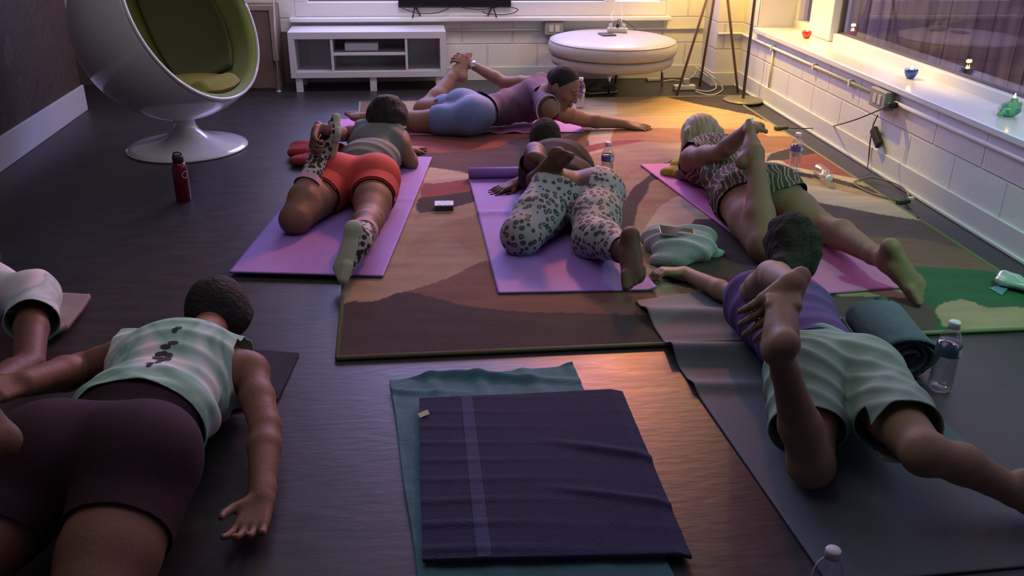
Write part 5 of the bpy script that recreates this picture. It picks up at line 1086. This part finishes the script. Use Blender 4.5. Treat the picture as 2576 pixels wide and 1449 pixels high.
# ---- person in maroon shorts (front left)
flf = .002
pel = at(262, 1165, .19); chest = at(440, 950, .15); shL = at(310, 905, .15); shR = at(628, 935, .13)
t = person('person lying face down in maroon shorts and a mint tie-dye top, one palm turned up', (pel[0], pel[1], 0))
B = Soft(); ax = torso(B, pel, chest, shL, shR, Zu, hipw=.215, waist=.165, chw=.165, th=.14, glute=.125); s, tt = ax[0], ax[1]
hipL = pel-s*.12-tt*.06; hipR = pel+s*.10-tt*.06
knL = at(-60, 1520, .09); knR = at(330, 1560, .09); knL = hipL-tt*.38-s*.14; knL[2] = .09; knR = hipR-tt*.40+s*.02; knR[2] = .09; anR = knR-tt*.38; anR[2] = .07; anL = at(-70, 1090, .46)
seglog('F', hipL, knL, anL); seglog('F', hipR, knR, anR); seglog('Fp', pel, chest); seglog('Fsh', shL, shR)
leg(B, hipL, knL, anL, .115, .075, .04, 'L', .066, back=tt); leg(B, hipR, knR, anR, .120, .075, .04, 'R', .066, back=Zu)
foot(B, anL, nrm(V3(-.5, .2, .9)), V3(.3, .9, 0), 1, 1., 'footL'); foot(B, anR, -tt, Zu, 1, 1., 'footR')
elR = at(668, 1075, .085); wrR = at(658, 1255, .05); arm(B, shR, elR, wrR, .050, .042, .029, 'R'); hand(B, wrR, at(612, 1375, .03)-wrR, V3(.0, .15, -1), -1, .42, 1.0, .18); seglog('Farm', shR, elR, wrR)
elL = at(205, 930, .12); wrL = at(62, 965, .20); arm(B, shL, elL, wrL, .056, .050, .036, 'L'); hand(B, wrL, at(-40, 985, .24)-wrL, V3(.1, -.6, .8), 1, .8, 1., .1); seglog('Farm2', shL, elL, wrL)
hc = at(545, 785, .13); nk = at(510, 850, .14); head(B, hc, nrm(tt*.8-Zu*.5), nrm(tt*.4+Zu), nk, 1., .055)
soft_obj('body', B, sk_brown, t, .005, flf)
Hh = Soft(); Hh.ell(hc+V3(0, .0, .015), (.100, .105, .105), (s, tt, Zu), .02).ell(hc+s*.01+tt*.015-Zu*.02, (.10, .10, .07), (s, tt, Zu), .03); hr = soft_obj('hair', Hh, hair_blk, t, .0045, .002, fuzz=(.003, 60), wrinkle=[(s, 200, .003, 1)])
bm = bmesh.new(); tube(bm, [hc+s*x+tt*(.02-2*x*x)+Zu*(.112-.045*abs(x)/.07) for x in np.linspace(-.07, .05, 9)], .0022, 6); obj('hair_pin', bm, mat('pin_metal', (.5, .5, .52), rough=.3, metal=1), t, True)
G = B.pick({'pel', 'thighL', 'thighR', 'belly'}, .008, .03); maroon = mat('maroon_knit', (.030, .007, .016), rough=.85, var=.06, vscale=15, bump=.2, bscale=220)
so_ = soft_obj('shorts', G, maroon, t, .0055, flf, clips=[(pel+tt*.19, tt, .6), (hipL*.60+knL*.40, nrm(knL-hipL), .25), (hipR*.62+knR*.38, nrm(knR-hipR), .25)], thick=.003)
td = mix_noise_mat('tie_dye_mint', [(.30, (.76, .70, .72)), (.42, (.44, .66, .55)), (.52, (.25, .48, .37)), (.60, (.48, .66, .65)), (.72, (.80, .74, .78))], 3.6, .85, distort=1.4)
G = B.pick({'belly', 'chest', 'yoke', 'shoL', 'shoR', 'pel'}, lambda q: .011 if q[6] in ('belly', 'pel') else .014, .06)
cl = [(pel+tt*.185-Zu*0, -tt, .7), (shL-s*.005, nrm(-s+Zu*.05), .14), (shR-s*.01, nrm(s*1+Zu*.05), .13), (nk+tt*.045+Zu*.05, nrm(hc-nk+Zu*.1), .10)]
tp = soft_obj('tank_top', G, td, t, .005, flf, wrinkle=[(tt*1+s*.35+Zu*.2, 70, .020, 2.8), (tt*1-s*.1, 110, .008, 2)], clips=cl, thick=.003)
# dark printed motif down the back
dg = bpy.context.evaluated_depsgraph_get
from mathutils.bvhtree import BVHTree
bv = BVHTree.FromPolygons([v.co+t.location for v in tp.data.vertices], [p.vertices[:] for p in tp.data.polygons])
bm = bmesh.new()
def down(x, y):
    h_ = bv.ray_cast(Vector((x, y, 1.)), Vector((0, 0, -1))); return None if h_[0] is None else h_[0]
def blot(px, py, r, rx=1.):
    c0_ = at(px, py, .27); vs = []
    for i in range(12):
        a = 2*math.pi*i/12; h_ = down(c0_[0]+r*rx*math.cos(a), c0_[1]+r*math.sin(a))
        if h_ is None: return
        vs.append(bm.verts.new(h_+Vector((0, 0, .0022))))
    bm.faces.new(vs)
mot = [(455, 858, .010), (445, 864, .008), (440, 886, .008, 1.8), (420, 893, .007, 2), (402, 905, .010), (414, 903, .010), (427, 905, .010), (397, 916, .011), (410, 918, .012), (424, 915, .010), (403, 928, .007), (398, 934, .006), (382, 938, .005, 2.2), (380, 948, .007), (388, 941, .005)]
for q in mot: blot(*q)
if len(bm.faces): obj('printed_motif', bm, mat('motif_ink', (.01, .014, .018), rough=.6), tp)
else: bm.free()

# ---- person at the far left edge
pel = at(-420, 1000, .14); chest = at(-110, 735, .15); shL = at(-190, 720, .15); shR = at(85, 745, .17)
t = person('person cropped by the left edge in a pale tie-dye shirt, one bent arm in view', (chest[0], chest[1], 0))
B = Soft(); ax = torso(B, pel, chest, shL, shR, Zu, hipw=.17, waist=.14, chw=.155, th=.12, glute=.10); s, tt = ax[0], ax[1]
seglog('Gp', pel, chest); seglog('Gsh', shL, shR)
elR = at(72, 920, .12); arm(B, shR, elR, at(-70, 1000, .22), .052, .044, .03, 'R'); seglog('Garm', shR, elR)
for sg in (-1, 1): leg(B, pel+s*.09*sg-tt*.05, pel+s*.12*sg-tt*.45-Zu*.04, pel+s*.12*sg-tt*.82-Zu*.05, .095, .065, .037, 'L' if sg < 0 else 'R', .06, back=Zu)
hc = chest+tt*.30-s*.10-Zu*.02; nk = (shL+shR)/2+tt*.03-s*.03; head(B, hc, nrm(tt-Zu*.5), Zu, nk)
soft_obj('body', B, sk_deep, t, .006, flf)
td2 = mix_noise_mat('tie_dye_pale', [(.30, (.66, .60, .66)), (.45, (.60, .60, .68)), (.55, (.32, .46, .46)), (.62, (.46, .56, .62)), (.75, (.70, .62, .68))], 5.0, .85, distort=1.2)
G = B.pick({'belly', 'chest', 'yoke', 'shoL', 'shoR', 'pel', 'uarmR'}, .015, .05); G.cone(shR, shR*.55+elR*.45, .068, .075, .03)
soft_obj('shirt', G, td2, t, .0055, flf, wrinkle=[(s+tt*.3, 55, .012, 2.5)], clips=[(pel+tt*.05, -tt, .7), (shR*.60+elR*.40, nrm(elR-shR), .16), (nk+tt*.04, tt, .12)], thick=.003)
Hh = Soft(); Hh.ell(hc, (.10, .11, .11), None, .02); soft_obj('hair', Hh, hair_blk, t, .006, None)
